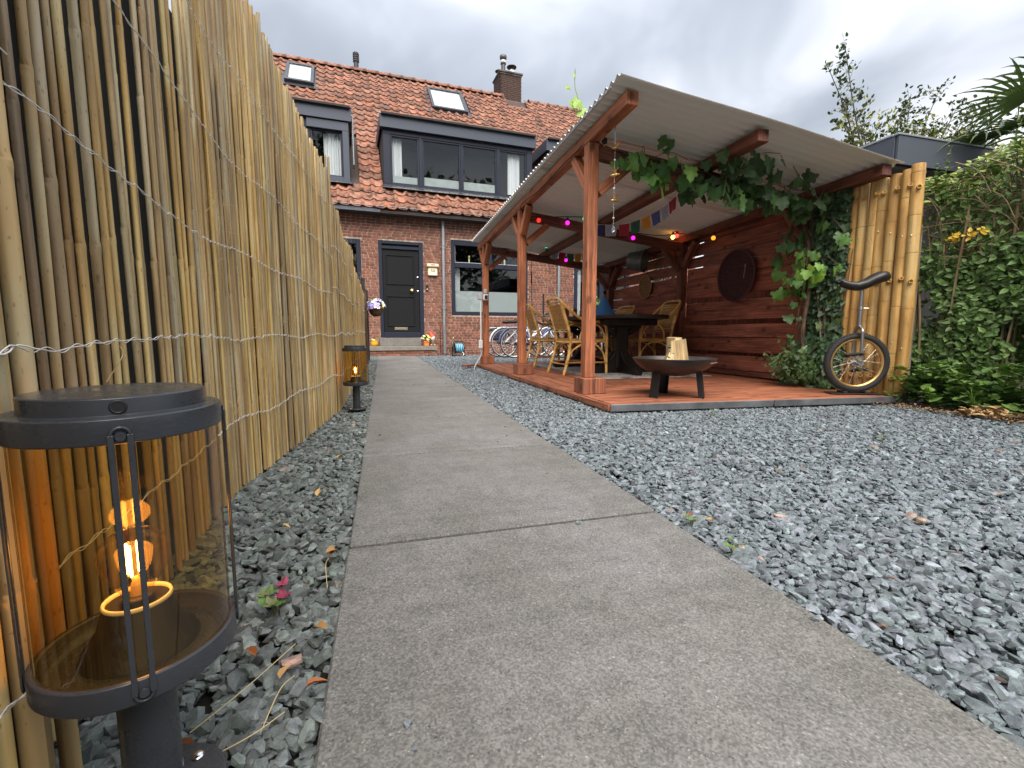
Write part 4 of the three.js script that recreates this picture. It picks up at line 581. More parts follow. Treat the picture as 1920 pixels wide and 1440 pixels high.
// ------------------------------------------------------------------ unicycle
{
  const t = thing('unicycle', 'unicycle with black seat, silver frame and gold rim, leaning by the bamboo panel', 'unicycle', [3.505, DT + 0.016, -2.655], -0.43), R = rng(4), C = 0.2275;
  const steel = mat(0.42, 0.42, 0.43, 0.28, { metalness: 0.9 }), gold = mat(0.72, 0.45, 0.16, 0.3, { metalness: 0.8 });
  const w = part('wheel_hub', [new THREE.CylinderGeometry(0.016, 0.016, 0.085, 16).rotateX(Math.PI / 2), ...[-0.03, 0.03].map((z) => X(new THREE.CylinderGeometry(0.028, 0.028, 0.004, 20), [0, 0, z], [Math.PI / 2, 0, 0]))], M.chrome, t, [0, C, 0]);
  const ty = lathe([...Array(17)].map((_, k) => { const a = k / 16 * 2 * Math.PI; return [0.204 + 0.0235 * Math.cos(a), 0.024 * Math.sin(a)]; }), 72).rotateX(Math.PI / 2); part('tyre', ty, M.rubber, w);
  part('tread', [...Array(72)].flatMap((_, k) => [-1, 0, 1].map((s) => { const a = (k + (s ? 0.5 : 0)) / 72 * 6.2832; return X(cbox(0.006, 0.011, 0.011, 0.001), [Math.cos(a) * (0.2265 - Math.abs(s) * 0.004), Math.sin(a) * (0.2265 - Math.abs(s) * 0.004), s * 0.0135], [0, 0, a]); })), M.rubber, w);
  part('rim', lathe([[0.172, -0.012], [0.183, -0.015], [0.186, -0.013], [0.186, 0.013], [0.183, 0.015], [0.172, 0.012], [0.170, 0], [0.172, -0.012]], 72).rotateX(Math.PI / 2), gold, w);
  for (let k = 0; k < 28; k++) { const a = k / 28 * 6.2832, s = k % 2 ? 1 : -1, b = a + (k % 4 < 2 ? 0.9 : -0.9); part('spoke', rod([Math.cos(b) * 0.025, Math.sin(b) * 0.025, s * 0.03], [Math.cos(a) * 0.172, Math.sin(a) * 0.172, 0], 0.0013, 5), M.chrome, w); }
  const ca = 2.5; for (const s of [1, -1]) { const dx = Math.cos(ca) * s, dy = Math.sin(ca) * s, c = part('crank', beam([0, C, s * 0.065], [dx * 0.108, C + dy * 0.108, s * 0.074], 0.012, 0.018, 0.003), M.chrome, t); const pd = part('pedal', [cbox(0.095, 0.006, 0.02, 0.001).translate(0, 0.008, 0.028), cbox(0.095, 0.006, 0.02, 0.001).translate(0, 0.008, -0.028), cbox(0.012, 0.022, 0.07, 0.002).translate(-0.045, 0, 0), cbox(0.012, 0.022, 0.07, 0.002).translate(0.045, 0, 0), cbox(0.03, 0.016, 0.07, 0.003)], M.black, t, [dx * 0.108, C + dy * 0.108, s * 0.118]); pd.rotation.z = 0.15; part('pedal_axle', rod([dx * 0.108, C + dy * 0.108, s * 0.07], [dx * 0.108, C + dy * 0.108, s * 0.12], 0.005), M.chrome, t); }
  for (const s of [1, -1]) part('fork_leg', tube([[0, C + 0.012, s * 0.055], [0, C + 0.2, s * 0.052], [0, C + 0.247, s * 0.046], [0, C + 0.268, s * 0.02], [0, C + 0.285, 0]], 0.0115, 24, 10), steel, t);
  part('bearing_cap', [-1, 1].map((s) => X(new THREE.CylinderGeometry(0.02, 0.02, 0.02, 16), [0, C, s * 0.055], [Math.PI / 2, 0, 0])), M.chrome, t);
  part('seat_tube', rod([0, C + 0.27, 0], [0, C + 0.42, 0], 0.0145, 14), steel, t); part('seat_post', rod([0, C + 0.41, 0], [0, C + 0.585, 0], 0.0118, 14), steel, t);
  part('clamp', [X(new THREE.CylinderGeometry(0.019, 0.019, 0.022, 14), [0, C + 0.415, 0]), rod([0.015, C + 0.415, 0.005], [0.05, C + 0.413, 0.01], 0.004, 8)], M.chrome, t);
  // seat: a lofted banana
  const sec = [[-0.165, 0.618, 0.02, 0.018], [-0.15, 0.612, 0.036, 0.03], [-0.1, 0.592, 0.04, 0.034], [-0.04, 0.584, 0.042, 0.036], [0.01, 0.598, 0.05, 0.04], [0.06, 0.628, 0.062, 0.045], [0.11, 0.65, 0.07, 0.046], [0.15, 0.655, 0.06, 0.04], [0.172, 0.65, 0.03, 0.022]], pos = [], n = 14, ring = ([x, y, w2, h2]) => [...Array(n)].map((_, k) => { const a = k / n * 6.2832; return [x - Math.sin(a) * h2 * 0.18, C + y + Math.sin(a) * h2 * (Math.sin(a) > 0 ? 0.8 : 1.1), Math.cos(a) * w2]; });
  const rings = sec.map(ring); for (let i = 0; i + 1 < rings.length; i++) for (let k = 0; k < n; k++) { const a = rings[i][k], b = rings[i][(k + 1) % n], c = rings[i + 1][(k + 1) % n], d = rings[i + 1][k]; pos.push(...a, ...b, ...c, ...a, ...c, ...d); } for (const [r2, f] of [[rings[0], 1], [rings[rings.length - 1], -1]]) { const m = r2.reduce((s, p) => s.map((v, i) => v + p[i] / n), [0, 0, 0]); for (let k = 0; k < n; k++) { const a = r2[k], b = r2[(k + 1) % n]; pos.push(...m, ...(f > 0 ? b : a), ...(f > 0 ? a : b)); } }
  const sg = toCreasedNormals(rawGeo(pos), 1.1); part('seat', sg, mat(0.018, 0.018, 0.019, 0.45, { side: THREE.DoubleSide }), t);
  part('seat_bumper', tube([[-0.165, C + 0.605, 0.02], [-0.178, C + 0.618, 0], [-0.165, C + 0.605, -0.02]], 0.009, 10, 8), M.black, t);
  const fl = thing('stand_plate', 'flat black plate on the deck under the unicycle wheel', 'plate', [3.50, DT + 0.009, -2.66], -0.43); part('plate', cbox(0.36, 0.006, 0.12, 0.002), M.black, fl); part('wheel_chock', [cbox(0.03, 0.014, 0.1, 0.003).translate(-0.075, 0.009, 0), cbox(0.03, 0.014, 0.1, 0.003).translate(0.075, 0.009, 0)], M.black, fl);
}
// ------------------------------------------------------------------ grapevine on the front beam and the wall end
function grapeLeaf(seed) {
  const R = rng(seed), pts = [], lob = [[0, 0.0], [0.16, 0.03], [0.33, -0.12], [0.47, -0.05], [0.5, 0.12], [0.4, 0.22], [0.52, 0.34], [0.5, 0.5], [0.36, 0.55], [0.24, 0.6], [0.24, 0.76], [0.12, 0.86], [0, 1.0]]; const half = lob.map(([x, y]) => [x * (1 + (R() - 0.5) * 0.12), y + (R() - 0.5) * 0.05]); half[0] = [0, 0]; half[12] = [0, 1];
  for (const p of half) pts.push(p); for (let k = half.length - 2; k > 0; k--) pts.push([-half[k][0] * (1 + (R() - 0.5) * 0.1), half[k][1]]);
  const z = ([x, y]) => -0.32 * x * x - 0.2 * (y - 0.3) * (y - 0.3) + 0.05 * Math.sin(x * 9 + seed) + 0.14 * Math.abs(x), pos = [], c = [0, 0.32], C = [...c, z(c)]; const n = pts.length;
  for (let k = 0; k < n; k++) { const a = pts[k], b = pts[(k + 1) % n], m = (p) => [(p[0] + c[0]) / 2, (p[1] + c[1]) / 2], A = [...a, z(a)], B = [...b, z(b)], MA = [...m(a), z(m(a))], MB = [...m(b), z(m(b))]; pos.push(...C, ...MA, ...MB, ...MA, ...A, ...B, ...MA, ...B, ...MB); }
  return toCreasedNormals(rawGeo(pos), 0.7);
}
const grape = [1, 2, 3, 4].map(grapeLeaf);
const vineMats = [[0.045, 0.115, 0.03], [0.055, 0.14, 0.03], [0.08, 0.19, 0.035], [0.04, 0.09, 0.028], [0.14, 0.28, 0.04], [0.24, 0.4, 0.05]].map((c) => leafMat(c[0] * 1.7, c[1] * 1.7, c[2] * 1.7, 0.42));
{
  const R = rng(71), t = thing('grapevine', 'grapevine with broad lobed leaves trained along the front roof beam and down the wall end', 'vine');
  const wd = mat(0.2, 0.13, 0.085, 0.9, { map: T.wood });
  part('trunk', [tube([[3.60, 0.02, -3.15], [3.57, 0.5, -3.2], [3.61, 1.0, -3.2], [3.56, 1.45, -3.25], [3.45, 1.62, -3.28], [3.1, 1.73, -3.24], [2.7, 1.79, -3.26], [2.3, 1.83, -3.24], [1.9, 1.88, -3.25]], 0.017, 70, 8), tube([[3.5, 1.55, -3.27], [3.2, 1.66, -3.22], [2.9, 1.72, -3.3], [2.55, 1.72, -3.22], [2.4, 1.7, -3.22]], 0.011, 40, 7)], wd, t);
  const tw = []; const leaf = (x, y, z, s, m, tilt) => { const q = part('leaf', grape[Math.floor(R() * 4)], vineMats[m], t, [x, y, z]); q.scale.setScalar(s); q.rotation.set(-0.5 + R() * 0.9 + (tilt ?? 0), (R() - 0.5) * 2.2, Math.PI + (R() - 0.5) * 1.6, 'YXZ'); };
  const shoot = (a, b, n, s0, pal, sag = 0.05) => { const m = [(a[0] + b[0]) / 2, (a[1] + b[1]) / 2 + sag, (a[2] + b[2]) / 2]; tw.push(tube([a, m, b], 0.0025, 12, 5)); const c = new THREE.QuadraticBezierCurve3(V(...a), V(...m), V(...b)); for (let k = 0; k < n; k++) { const p = c.getPoint((k + 0.5) / n), o = [(R() - 0.5) * 0.12, -0.02 - R() * 0.05, (R() - 0.3) * 0.1]; leaf(p.x + o[0], p.y + o[1], p.z + o[2], s0 * 0.74 * (0.55 + R() * 0.8), pal[Math.floor(R() * pal.length)]); } };
  const dk = [0, 1, 3, 3, 0], md = [0, 1, 2, 1], lt = [2, 4, 2, 1], br = [4, 5, 5, 2];
  // along the beam
  for (let k = 0; k < 15; k++) { const x = 1.75 + k * 0.125, y = 1.86 - (x - 1.75) * 0.1; shoot([x, y, -3.26], [x + (R() - 0.5) * 0.25, y - 0.06 - R() * 0.12, -3.1 - R() * 0.15], 8, 0.135, x < 2.25 ? lt : k % 3 ? dk : md); }
  shoot([1.95, 1.86, -3.2], [1.80, 1.80, -3.0], 4, 0.12, lt); shoot([2.15, 1.85, -3.2], [2.02, 1.98, -3.05], 5, 0.13, md, 0.1); shoot([2.0, 1.84, -3.2], [2.18, 1.78, -3.0], 5, 0.13, lt);
  shoot([2.62, 1.8, -3.2], [2.62, 1.92, -2.95], 6, 0.14, dk, 0.1); shoot([2.7, 1.78, -3.2], [2.62, 1.62, -3.05], 7, 0.14, md); shoot([2.45, 1.7, -3.2], [2.65, 1.58, -3.1], 6, 0.13, md); shoot([2.55, 1.66, -3.15], [2.75, 1.62, -3.05], 5, 0.12, lt);
  shoot([2.8, 1.78, -3.2], [2.86, 1.84, -2.85], 6, 0.14, dk, 0.08); shoot([2.9, 1.74, -3.2], [3.05, 1.6, -3.0], 6, 0.14, dk);
  shoot([3.0, 1.72, -3.2], [3.25, 1.62, -3.05], 6, 0.13, dk); shoot([3.2, 1.68, -3.2], [3.45, 1.6, -3.0], 6, 0.13, dk);
  // down the end of the wall
  for (let k = 0; k < 9; k++) { const y = 1.55 - k * 0.07; shoot([3.58, y, -3.22], [3.5 - R() * 0.12, y - 0.12 - R() * 0.08, -3.3 + (R() - 0.5) * 0.5], 4, 0.125, k < 3 ? dk : k % 2 ? md : lt); }
  shoot([3.56, 1.45, -3.25], [3.46, 1.2, -3.5], 6, 0.13, md); shoot([3.56, 1.3, -3.25], [3.48, 1.02, -3.42], 7, 0.12, lt); shoot([3.58, 1.5, -3.1], [3.56, 1.28, -2.85], 5, 0.13, md);
  shoot([3.58, 1.05, -3.2], [3.44, 0.88, -3.38], 6, 0.12, lt); shoot([3.58, 1.12, -3.15], [3.5, 1.07, -2.86], 6, 0.11, br, 0.06); shoot([3.55, 1.05, -3.1], [3.5, 1.03, -3.0], 4, 0.10, br); shoot([3.56, 0.98, -3.22], [3.5, 0.72, -3.3], 6, 0.11, md); shoot([3.55, 0.85, -3.2], [3.52, 0.6, -3.22], 4, 0.1, md);
  { const dl = []; for (let k = 0; k < 60; k++) { const x = 2.4 + R() * 1.15, y = 1.86 - (x - 1.75) * 0.1 + (R() - 0.62) * 0.26, z = -3.22 + R() * 0.3, v = 0.5 + R() * 0.8; dl.push([V(x, y, z), Q(-0.5 + R() * 0.9, (R() - 0.5) * 2.2, Math.PI + (R() - 0.5) * 1.8), V(1, 1, 1).multiplyScalar(0.06 + R() * 0.06), L(0.08 * v, 0.17 * v, 0.05 * v)]); } scatter('foliage', grape[2], M.leaf, t, dl).userData.kind = 'stuff'; }
  part('shoots', tw, wd, t);
  const bare = []; for (let k = 0; k < 14; k++) { const z = -3.2 - R() * 0.35; bare.push(tube([[3.62, 1.6, z], [3.55 - R() * 0.1, 1.4, z + 0.05], [3.6, 1.15 + R() * 0.2, z + (R() - 0.5) * 0.3]], 0.002, 10, 4)); } part('bare_twigs', bare, wd, t);
}
{ // single shoot standing above the roof edge
  const t = thing('vine_shoot', 'bright green vine shoot sticking up above the left roof edge', 'vine', [1.41, 2.06, -3.22]), m = leafMat(0.26, 0.42, 0.06, 0.3);
  part('stem', tube([[0.02, 0, 0], [0, 0.12, 0], [-0.03, 0.22, 0.0], [-0.035, 0.33, 0.01]], 0.0028, 20, 5), m, t);
  for (const [x, y, s, a, r] of [[0.005, 0.12, 0.12, 0.2, 2.4], [-0.06, 0.11, 0.09, 0.4, 3.3], [0.015, 0.06, 0.11, -0.3, 3.5], [-0.075, 0.2, 0.055, 0.3, 1.9], [0.0, 0.19, 0.05, 0.8, 4.4], [-0.035, 0.29, 0.035, 0, 2.6], [-0.03, 0.31, 0.03, 1, 3.9]]) { const q = part('leaf', grape[1], m, t, [x, y, 0.01]); q.scale.setScalar(s * 0.8); q.rotation.set(-0.3, a, r, 'YXZ'); }
}
// ------------------------------------------------------------------ leaves for hedges, ivy, trees
const lv = leafGeo(0.6, 0.16, 0.18), ivyLeaf = (() => { const P = [[0, 0], [0.32, -0.1], [0.5, 0.2], [0.26, 0.42], [0.2, 0.75], [0, 1]], pos = []; for (const s of [-1, 1]) for (let k = 0; k + 1 < P.length; k++) { const a = P[k], b = P[k + 1]; const A = [a[0] * s, a[1], a[0] * 0.15], B = [b[0] * s, b[1], b[0] * 0.15], C = [0, 0.35, 0]; pos.push(...(s > 0 ? [...C, ...A, ...B] : [...C, ...B, ...A])); } return rawGeo(pos); })();
{
  const R = rng(81), t = thing('ivy', 'dark ivy climbing between the wall end and the bamboo panel', 'ivy'), list = [];
  for (let k = 0; k < 2600; k++) { const low = R() < 0.3, y = low ? 0.06 + R() * 0.45 : 0.1 + R() * 1.6, z = low ? -3.4 + R() * 0.5 : -3.28 + R() * 0.34, x = 3.70 - R() * 0.06 - (low ? R() * 0.2 * (0.6 - y) : 0); const c = R(), v = 0.6 + R() * 0.8 + (y < 0.5 ? 0.5 : 0); list.push([V(x, y, z), Q((R() - 0.5) * 1.2, -1.1 + (R() - 0.5) * 1.6, Math.PI + (R() - 0.5) * 2), V(1, 1, 1).multiplyScalar(0.03 + R() * 0.035), L(0.055 * v + (c > 0.93 ? 0.1 : 0), 0.125 * v + (c > 0.93 ? 0.15 : 0), 0.05 * v)]); }
  const im = scatter('foliage', ivyLeaf, M.leaf, t, list); im.userData.kind = 'stuff';
  const st = []; for (let k = 0; k < 16; k++) { const z = -3.3 + R() * 0.38; st.push(tube([[3.69, 0.02, z], [3.70, 0.5, z + (R() - 0.5) * 0.1], [3.70, 1.0 + R() * 0.6, z + (R() - 0.5) * 0.16]], 0.004, 10, 5)); } part('stems', st, mat(0.16, 0.11, 0.08, 0.9), t);
}
{ // bush at the foot of the wall end
  const R = rng(83), t = thing('low_shrub', 'low green shrub at the foot of the wall end, left of the unicycle', 'shrub', [3.5, DT, -3.2]), list = [], st = [];
  for (let k = 0; k < 26; k++) { const a = R() * 6.28, r = 0.05 + R() * 0.2, h = 0.1 + R() * 0.33, e = [Math.cos(a) * r - 0.02, h, Math.sin(a) * r * 1.2]; st.push(tube([[0.05, 0, 0], [e[0] * 0.4, h * 0.6, e[2] * 0.4], e], 0.002, 8, 4)); for (let q = 0; q < 16; q++) { const u = 0.35 + 0.65 * R(); const v = 0.6 + R() * 0.8; list.push([V(e[0] * u + (R() - 0.5) * 0.07, h * u + (R() - 0.5) * 0.07, e[2] * u + (R() - 0.5) * 0.07), Q((R() - 0.5) * 2, R() * 6.28, (R() - 0.5) * 2), V(1, 1, 1).multiplyScalar(0.025 + R() * 0.025), L(0.10 * v, 0.2 * v, 0.06 * v)]); } }
  scatter('foliage', ivyLeaf, M.leaf, t, list).userData.kind = 'stuff'; part('stems', st, mat(0.2, 0.14, 0.08, 0.9), t);
}
// ------------------------------------------------------------------ hedge on the right
{
  const R = rng(91), t = thing('hedge', 'tall green hedge with bare twigs and a few yellow leaves along the right side', 'hedge'), list = [], X0 = 3.86;
  const top = (z) => 1.70 + 0.05 * Math.sin(z * 3) + 0.03 * Math.sin(z * 11), face = (z, y) => X0 + 0.05 * (fbm(z * 2.2, y * 2.2, 3, 3) - 0.5) * 4 * 0.9 + 0.02;
  const add = (x, y, z, s, r, g, b, up) => list.push([V(x, y, z), Q(up ? -0.9 + (R() - 0.5) : -0.2 + (R() - 0.5) * 1.8, -1.2 + (R() - 0.5) * 2.4, (R() - 0.5) * 2.6 + (up ? 0 : 1.2)), V(1, 1, 1).multiplyScalar(s), L(r, g, b)]);
  const zEnd = 0.4; for (let k = 0; k < 34000; k++) {
    const z = R() < 0.62 ? -2.62 + R() * 1.1 : -2.62 + R() * (zEnd + 2.62), tp = top(z), y = tp * Math.pow(R(), 0.9), f = face(z, y), dep = Math.pow(R(), 1.7) * 0.62, x = f + dep + (R() < 0.06 ? -0.06 * R() : 0), fr = y / tp;
    const cl = fbm(z * 3.1, y * 3.1, x * 3.1 + 7, 3); const bare = sstep(0.60, 0.70, fr) * (1 - sstep(0.88, 0.95, fr)); if (dep < 0.24 && R() < bare * 0.85) continue; if (dep < 0.26 && cl < 0.455) continue;
    const v = (0.45 + R() * 0.95) * (0.7 + cl * 0.7), yel = fr > 0.93 ? 0.75 : fr > 0.9 ? 0.35 : 0, s = 0.028 + R() * 0.03;
    add(x, y, z, s, lerp(0.15, 0.46, yel * R()) * v + 0.006, lerp(0.275, 0.44, yel) * v, 0.07 * v, fr > 0.93);
  }
  for (let k = 0; k < 5000; k++) { const z = -2.62 + R() * (zEnd + 2.62), x = X0 + R() * 0.6, v = 0.7 + R() * 0.7; add(x, top(z) + (R() - 0.7) * 0.06, z, 0.022 + R() * 0.018, 0.34 * v, 0.40 * v, 0.07 * v, true); }
  for (let k = 0; k < 38; k++) { const q = R(); add(3.80 + (R() - 0.5) * 0.04, 1.16 + (R() - 0.5) * 0.05 + q * 0.03, -2.30 + q * 0.22, 0.024 + R() * 0.016, 0.75, 0.52, 0.02); }
  scatter('foliage', lv, M.leaf, t, list).userData.kind = 'stuff';
  const tw = [], tan = mat(0.27, 0.215, 0.13, 0.85, { map: T.cane });
  for (let k = 0; k < 330; k++) { const z = -2.6 + R() * 1.3, y = 0.98 + R() * 0.58, x = X0 + R() * 0.25, d = [(R() - 0.5) * 0.3, (R() - 0.2) * 0.45, (R() - 0.5) * 0.6]; tw.push(tube([[x, y, z], [x + d[0] * 0.4 - 0.02, y + d[1] * 0.6, z + d[2] * 0.3], [x + d[0], y + d[1], z + d[2]]].map(([a, b, c]) => [Math.max(a, X0 - 0.03), Math.min(b, top(z) - 0.03), c]), 0.0016 + R() * 0.0022, 6, 4)); }
  for (let k = 0; k < 60; k++) { const z = -2.58 + k * 0.024 + R() * 0.05, x = X0 + 0.04 + R() * 0.3; tw.push(tube([[x, 0, z], [x + (R() - 0.5) * 0.1, 0.5, z + (R() - 0.5) * 0.12], [x + (R() - 0.5) * 0.12, 1.1 + R() * 0.3, z + (R() - 0.5) * 0.3]], 0.004 + R() * 0.006, 8, 5)); }
  part('twigs', tw, tan, t).userData.kind = 'stuff';
  part('trunk', [tube([[4.1, 0, -2.3], [4.08, 0.6, -2.28], [4.14, 1.3, -2.35]], 0.035, 10, 8), tube([[4.15, 0, -1.6], [4.1, 0.6, -1.58], [4.16, 1.3, -1.6]], 0.03, 10, 8), tube([[4.15, 0, -0.8], [4.1, 0.6, -0.8], [4.16, 1.3, -0.75]], 0.03, 10, 8)], mat(0.2, 0.13, 0.08, 0.9, { map: T.wood }), t);
  // shoots standing out of the clipped top
  const sh = []; const l2 = []; for (const [z, h] of [[-2.42, 0.26], [-2.48, 0.16], [-2.05, 0.2], [-2.0, 0.12], [-1.7, 0.2]]) { const x = X0 + 0.04, y = top(z) - 0.05; sh.push(tube([[x, y, z], [x - 0.01, y + h * 0.6, z], [x + 0.01, y + h, z + 0.01]], 0.002, 8, 4)); for (let k = 0; k < 14; k++) { const q = (k + 1) / 14, a = k * 2.4; l2.push([V(x, y + h * q, z), Q(-0.9, a, 0), V(1, 1, 1).multiplyScalar(0.05 * (1.1 - q * 0.6)), L(0.1, 0.21, 0.045)]); } }
  part('shoot_stems', sh, tan, t); scatter('shoot_leaves', lv, M.leaf, t, l2).userData.kind = 'stuff';
}
{ // ground cover at the foot of the hedge
  const R = rng(95), t = thing('ground_cover', 'bright green broad-leaved weeds growing at the foot of the hedge', 'weeds'), list = [], big = leafGeo(0.78, 0.12, 0.22); t.userData.kind = 'stuff';
  for (let k = 0; k < 300; k++) { const z = -2.52 + R() * 2.2, x = 3.68 + 0.2 * R() + (z + 2.5) * 0.03, h = 0.02 + Math.pow(R(), 1.3) * 0.32, n = 4 + Math.floor(R() * 4), br = R(); for (let q = 0; q < n; q++) { const v = 0.55 + R() * 0.7; list.push([V(x + (R() - 0.5) * 0.06, h * (0.6 + 0.4 * R()), z + (R() - 0.5) * 0.08), Q(-1.1 + (R() - 0.5) * 0.9, R() * 6.28, (R() - 0.5) * 0.5), V(1, 1, 1).multiplyScalar(0.035 + R() * 0.045), L((0.11 + br * 0.12) * v, (0.24 + br * 0.16) * v, 0.055 * v)]); } }
  scatter('foliage', big, M.leaf, t, list).userData.kind = 'stuff';
}
{ const R = rng(96), t = thing('grass_tuft', 'light green grass tuft at the foot of the hedge', 'grass', [3.70, 0, -2.02]); const bl = []; for (let k = 0; k < 46; k++) { const a = R() * 6.28, r = 0.05 + R() * 0.1, h = 0.06 + R() * 0.12, pos = [], n = 5, w = 0.004; for (let i = 0; i < n; i++) { const f = (q) => [Math.cos(a) * r * q * q, h * Math.sin(q * 2), Math.sin(a) * r * q * q], p = f(i / n), q2 = f((i + 1) / n), wx = -Math.sin(a) * w, wz = Math.cos(a) * w, k1 = 1 - i / n, k2 = 1 - (i + 1) / n; pos.push(p[0] - wx * k1, p[1], p[2] - wz * k1, p[0] + wx * k1, p[1], p[2] + wz * k1, q2[0] + wx * k2, q2[1], q2[2] + wz * k2, p[0] - wx * k1, p[1], p[2] - wz * k1, q2[0] + wx * k2, q2[1], q2[2] + wz * k2, q2[0] - wx * k2, q2[1], q2[2] - wz * k2); } bl.push(rawGeo(pos)); } part('blades', bl, leafMat(0.2, 0.33, 0.05), t).userData.kind = 'stuff'; }
{ const R = rng(97), t = thing('dry_clippings', 'small heap of dry tan leaves at the edge of the gravel below the hedge', 'dry leaves', [3.66, 0.0, -1.90]); t.userData.kind = 'stuff'; const list = [], g = leafGeo(0.5, 0.5, 0.4); for (let k = 0; k < 170; k++) { const a = R() * 6.28, r = Math.sqrt(R()) * 0.14, v = 0.5 + R() * 0.8; list.push([V(Math.cos(a) * r, 0.01 + R() * 0.05 * (1 - r / 0.14), Math.sin(a) * r), Q(-1.2 + R() * 0.9, R() * 6.28, R()), V(1, 1, 1).multiplyScalar(0.03 + R() * 0.03), L(0.42 * v, 0.29 * v, 0.14 * v)]); } scatter('foliage', g, mat(1, 1, 1, 0.8, { side: 2 }), t, list).userData.kind = 'stuff'; }
{ const R = rng(98), g = new THREE.Group(); g.name = 'leaf_litter'; g.userData.kind = 'stuff'; scene.add(g); tag(g, 'brown leaf litter along the right edge of the gravel', 'leaf litter'); const list = [], lg = leafGeo(0.6, 0.4, 0.3); for (let k = 0; k < 900; k++) { const z = -2.5 + R() * 2.6, x = 3.45 + R() * R() * 0.5 + (z + 2.5) * 0.06, v = 0.4 + R() * 0.9; list.push([V(x, 0.004 + R() * 0.012, z), Q(-1.4 + R() * 0.5, R() * 6.28, R() * 0.5), V(1, 1, 1).multiplyScalar(0.012 + R() * 0.022), L(0.26 * v, 0.16 * v, 0.08 * v)]); } scatter('litter', lg, mat(1, 1, 1, 0.9, { side: 2 }), g, list).userData.kind = 'stuff'; }

// ------------------------------------------------------------------ shed behind the hedge
{
  const t = thing('garden_shed', 'dark garden shed with flat roof and blue grey fascia behind hedge and shelter', 'shed', [5.2, 0, -3.70]);
  part('wall', cbox(3.6, 2.26, 3.0, 0.01, 1).translate(2.0, 1.13, -1.7), mat(0.03, 0.03, 0.032, 0.8, { map: T.wood }), t);
  part('fascia', [cbox(4.1, 0.285, 0.03, 0.003).translate(2.05, 2.42, 0.0), cbox(0.03, 0.285, 3.6, 0.003).translate(0.0, 2.42, -1.818)], mat(0.052, 0.065, 0.085, 0.55), t);
  part('roof', cbox(4.08, 0.05, 3.58, 0.01).translate(2.06, 2.535, -1.81), M.dark, t);
  part('roof_trim', [cbox(4.14, 0.022, 0.05, 0.004).translate(2.05, 2.574, 0.0), cbox(0.05, 0.022, 3.62, 0.004).translate(0.0, 2.574, -1.84)], mat(0.3, 0.33, 0.36, 0.4, { metalness: 0.6 }), t);
  part('soffit', cbox(4.0, 0.012, 3.5, 0.002).translate(2.05, 2.285, -1.8), mat(0.25, 0.25, 0.25, 0.7), t);
  part('drainpipe', rod([0.05, 0, -0.35], [0.05, 2.28, -0.35], 0.03, 12), mat(0.1, 0.12, 0.15, 0.5), t);
}
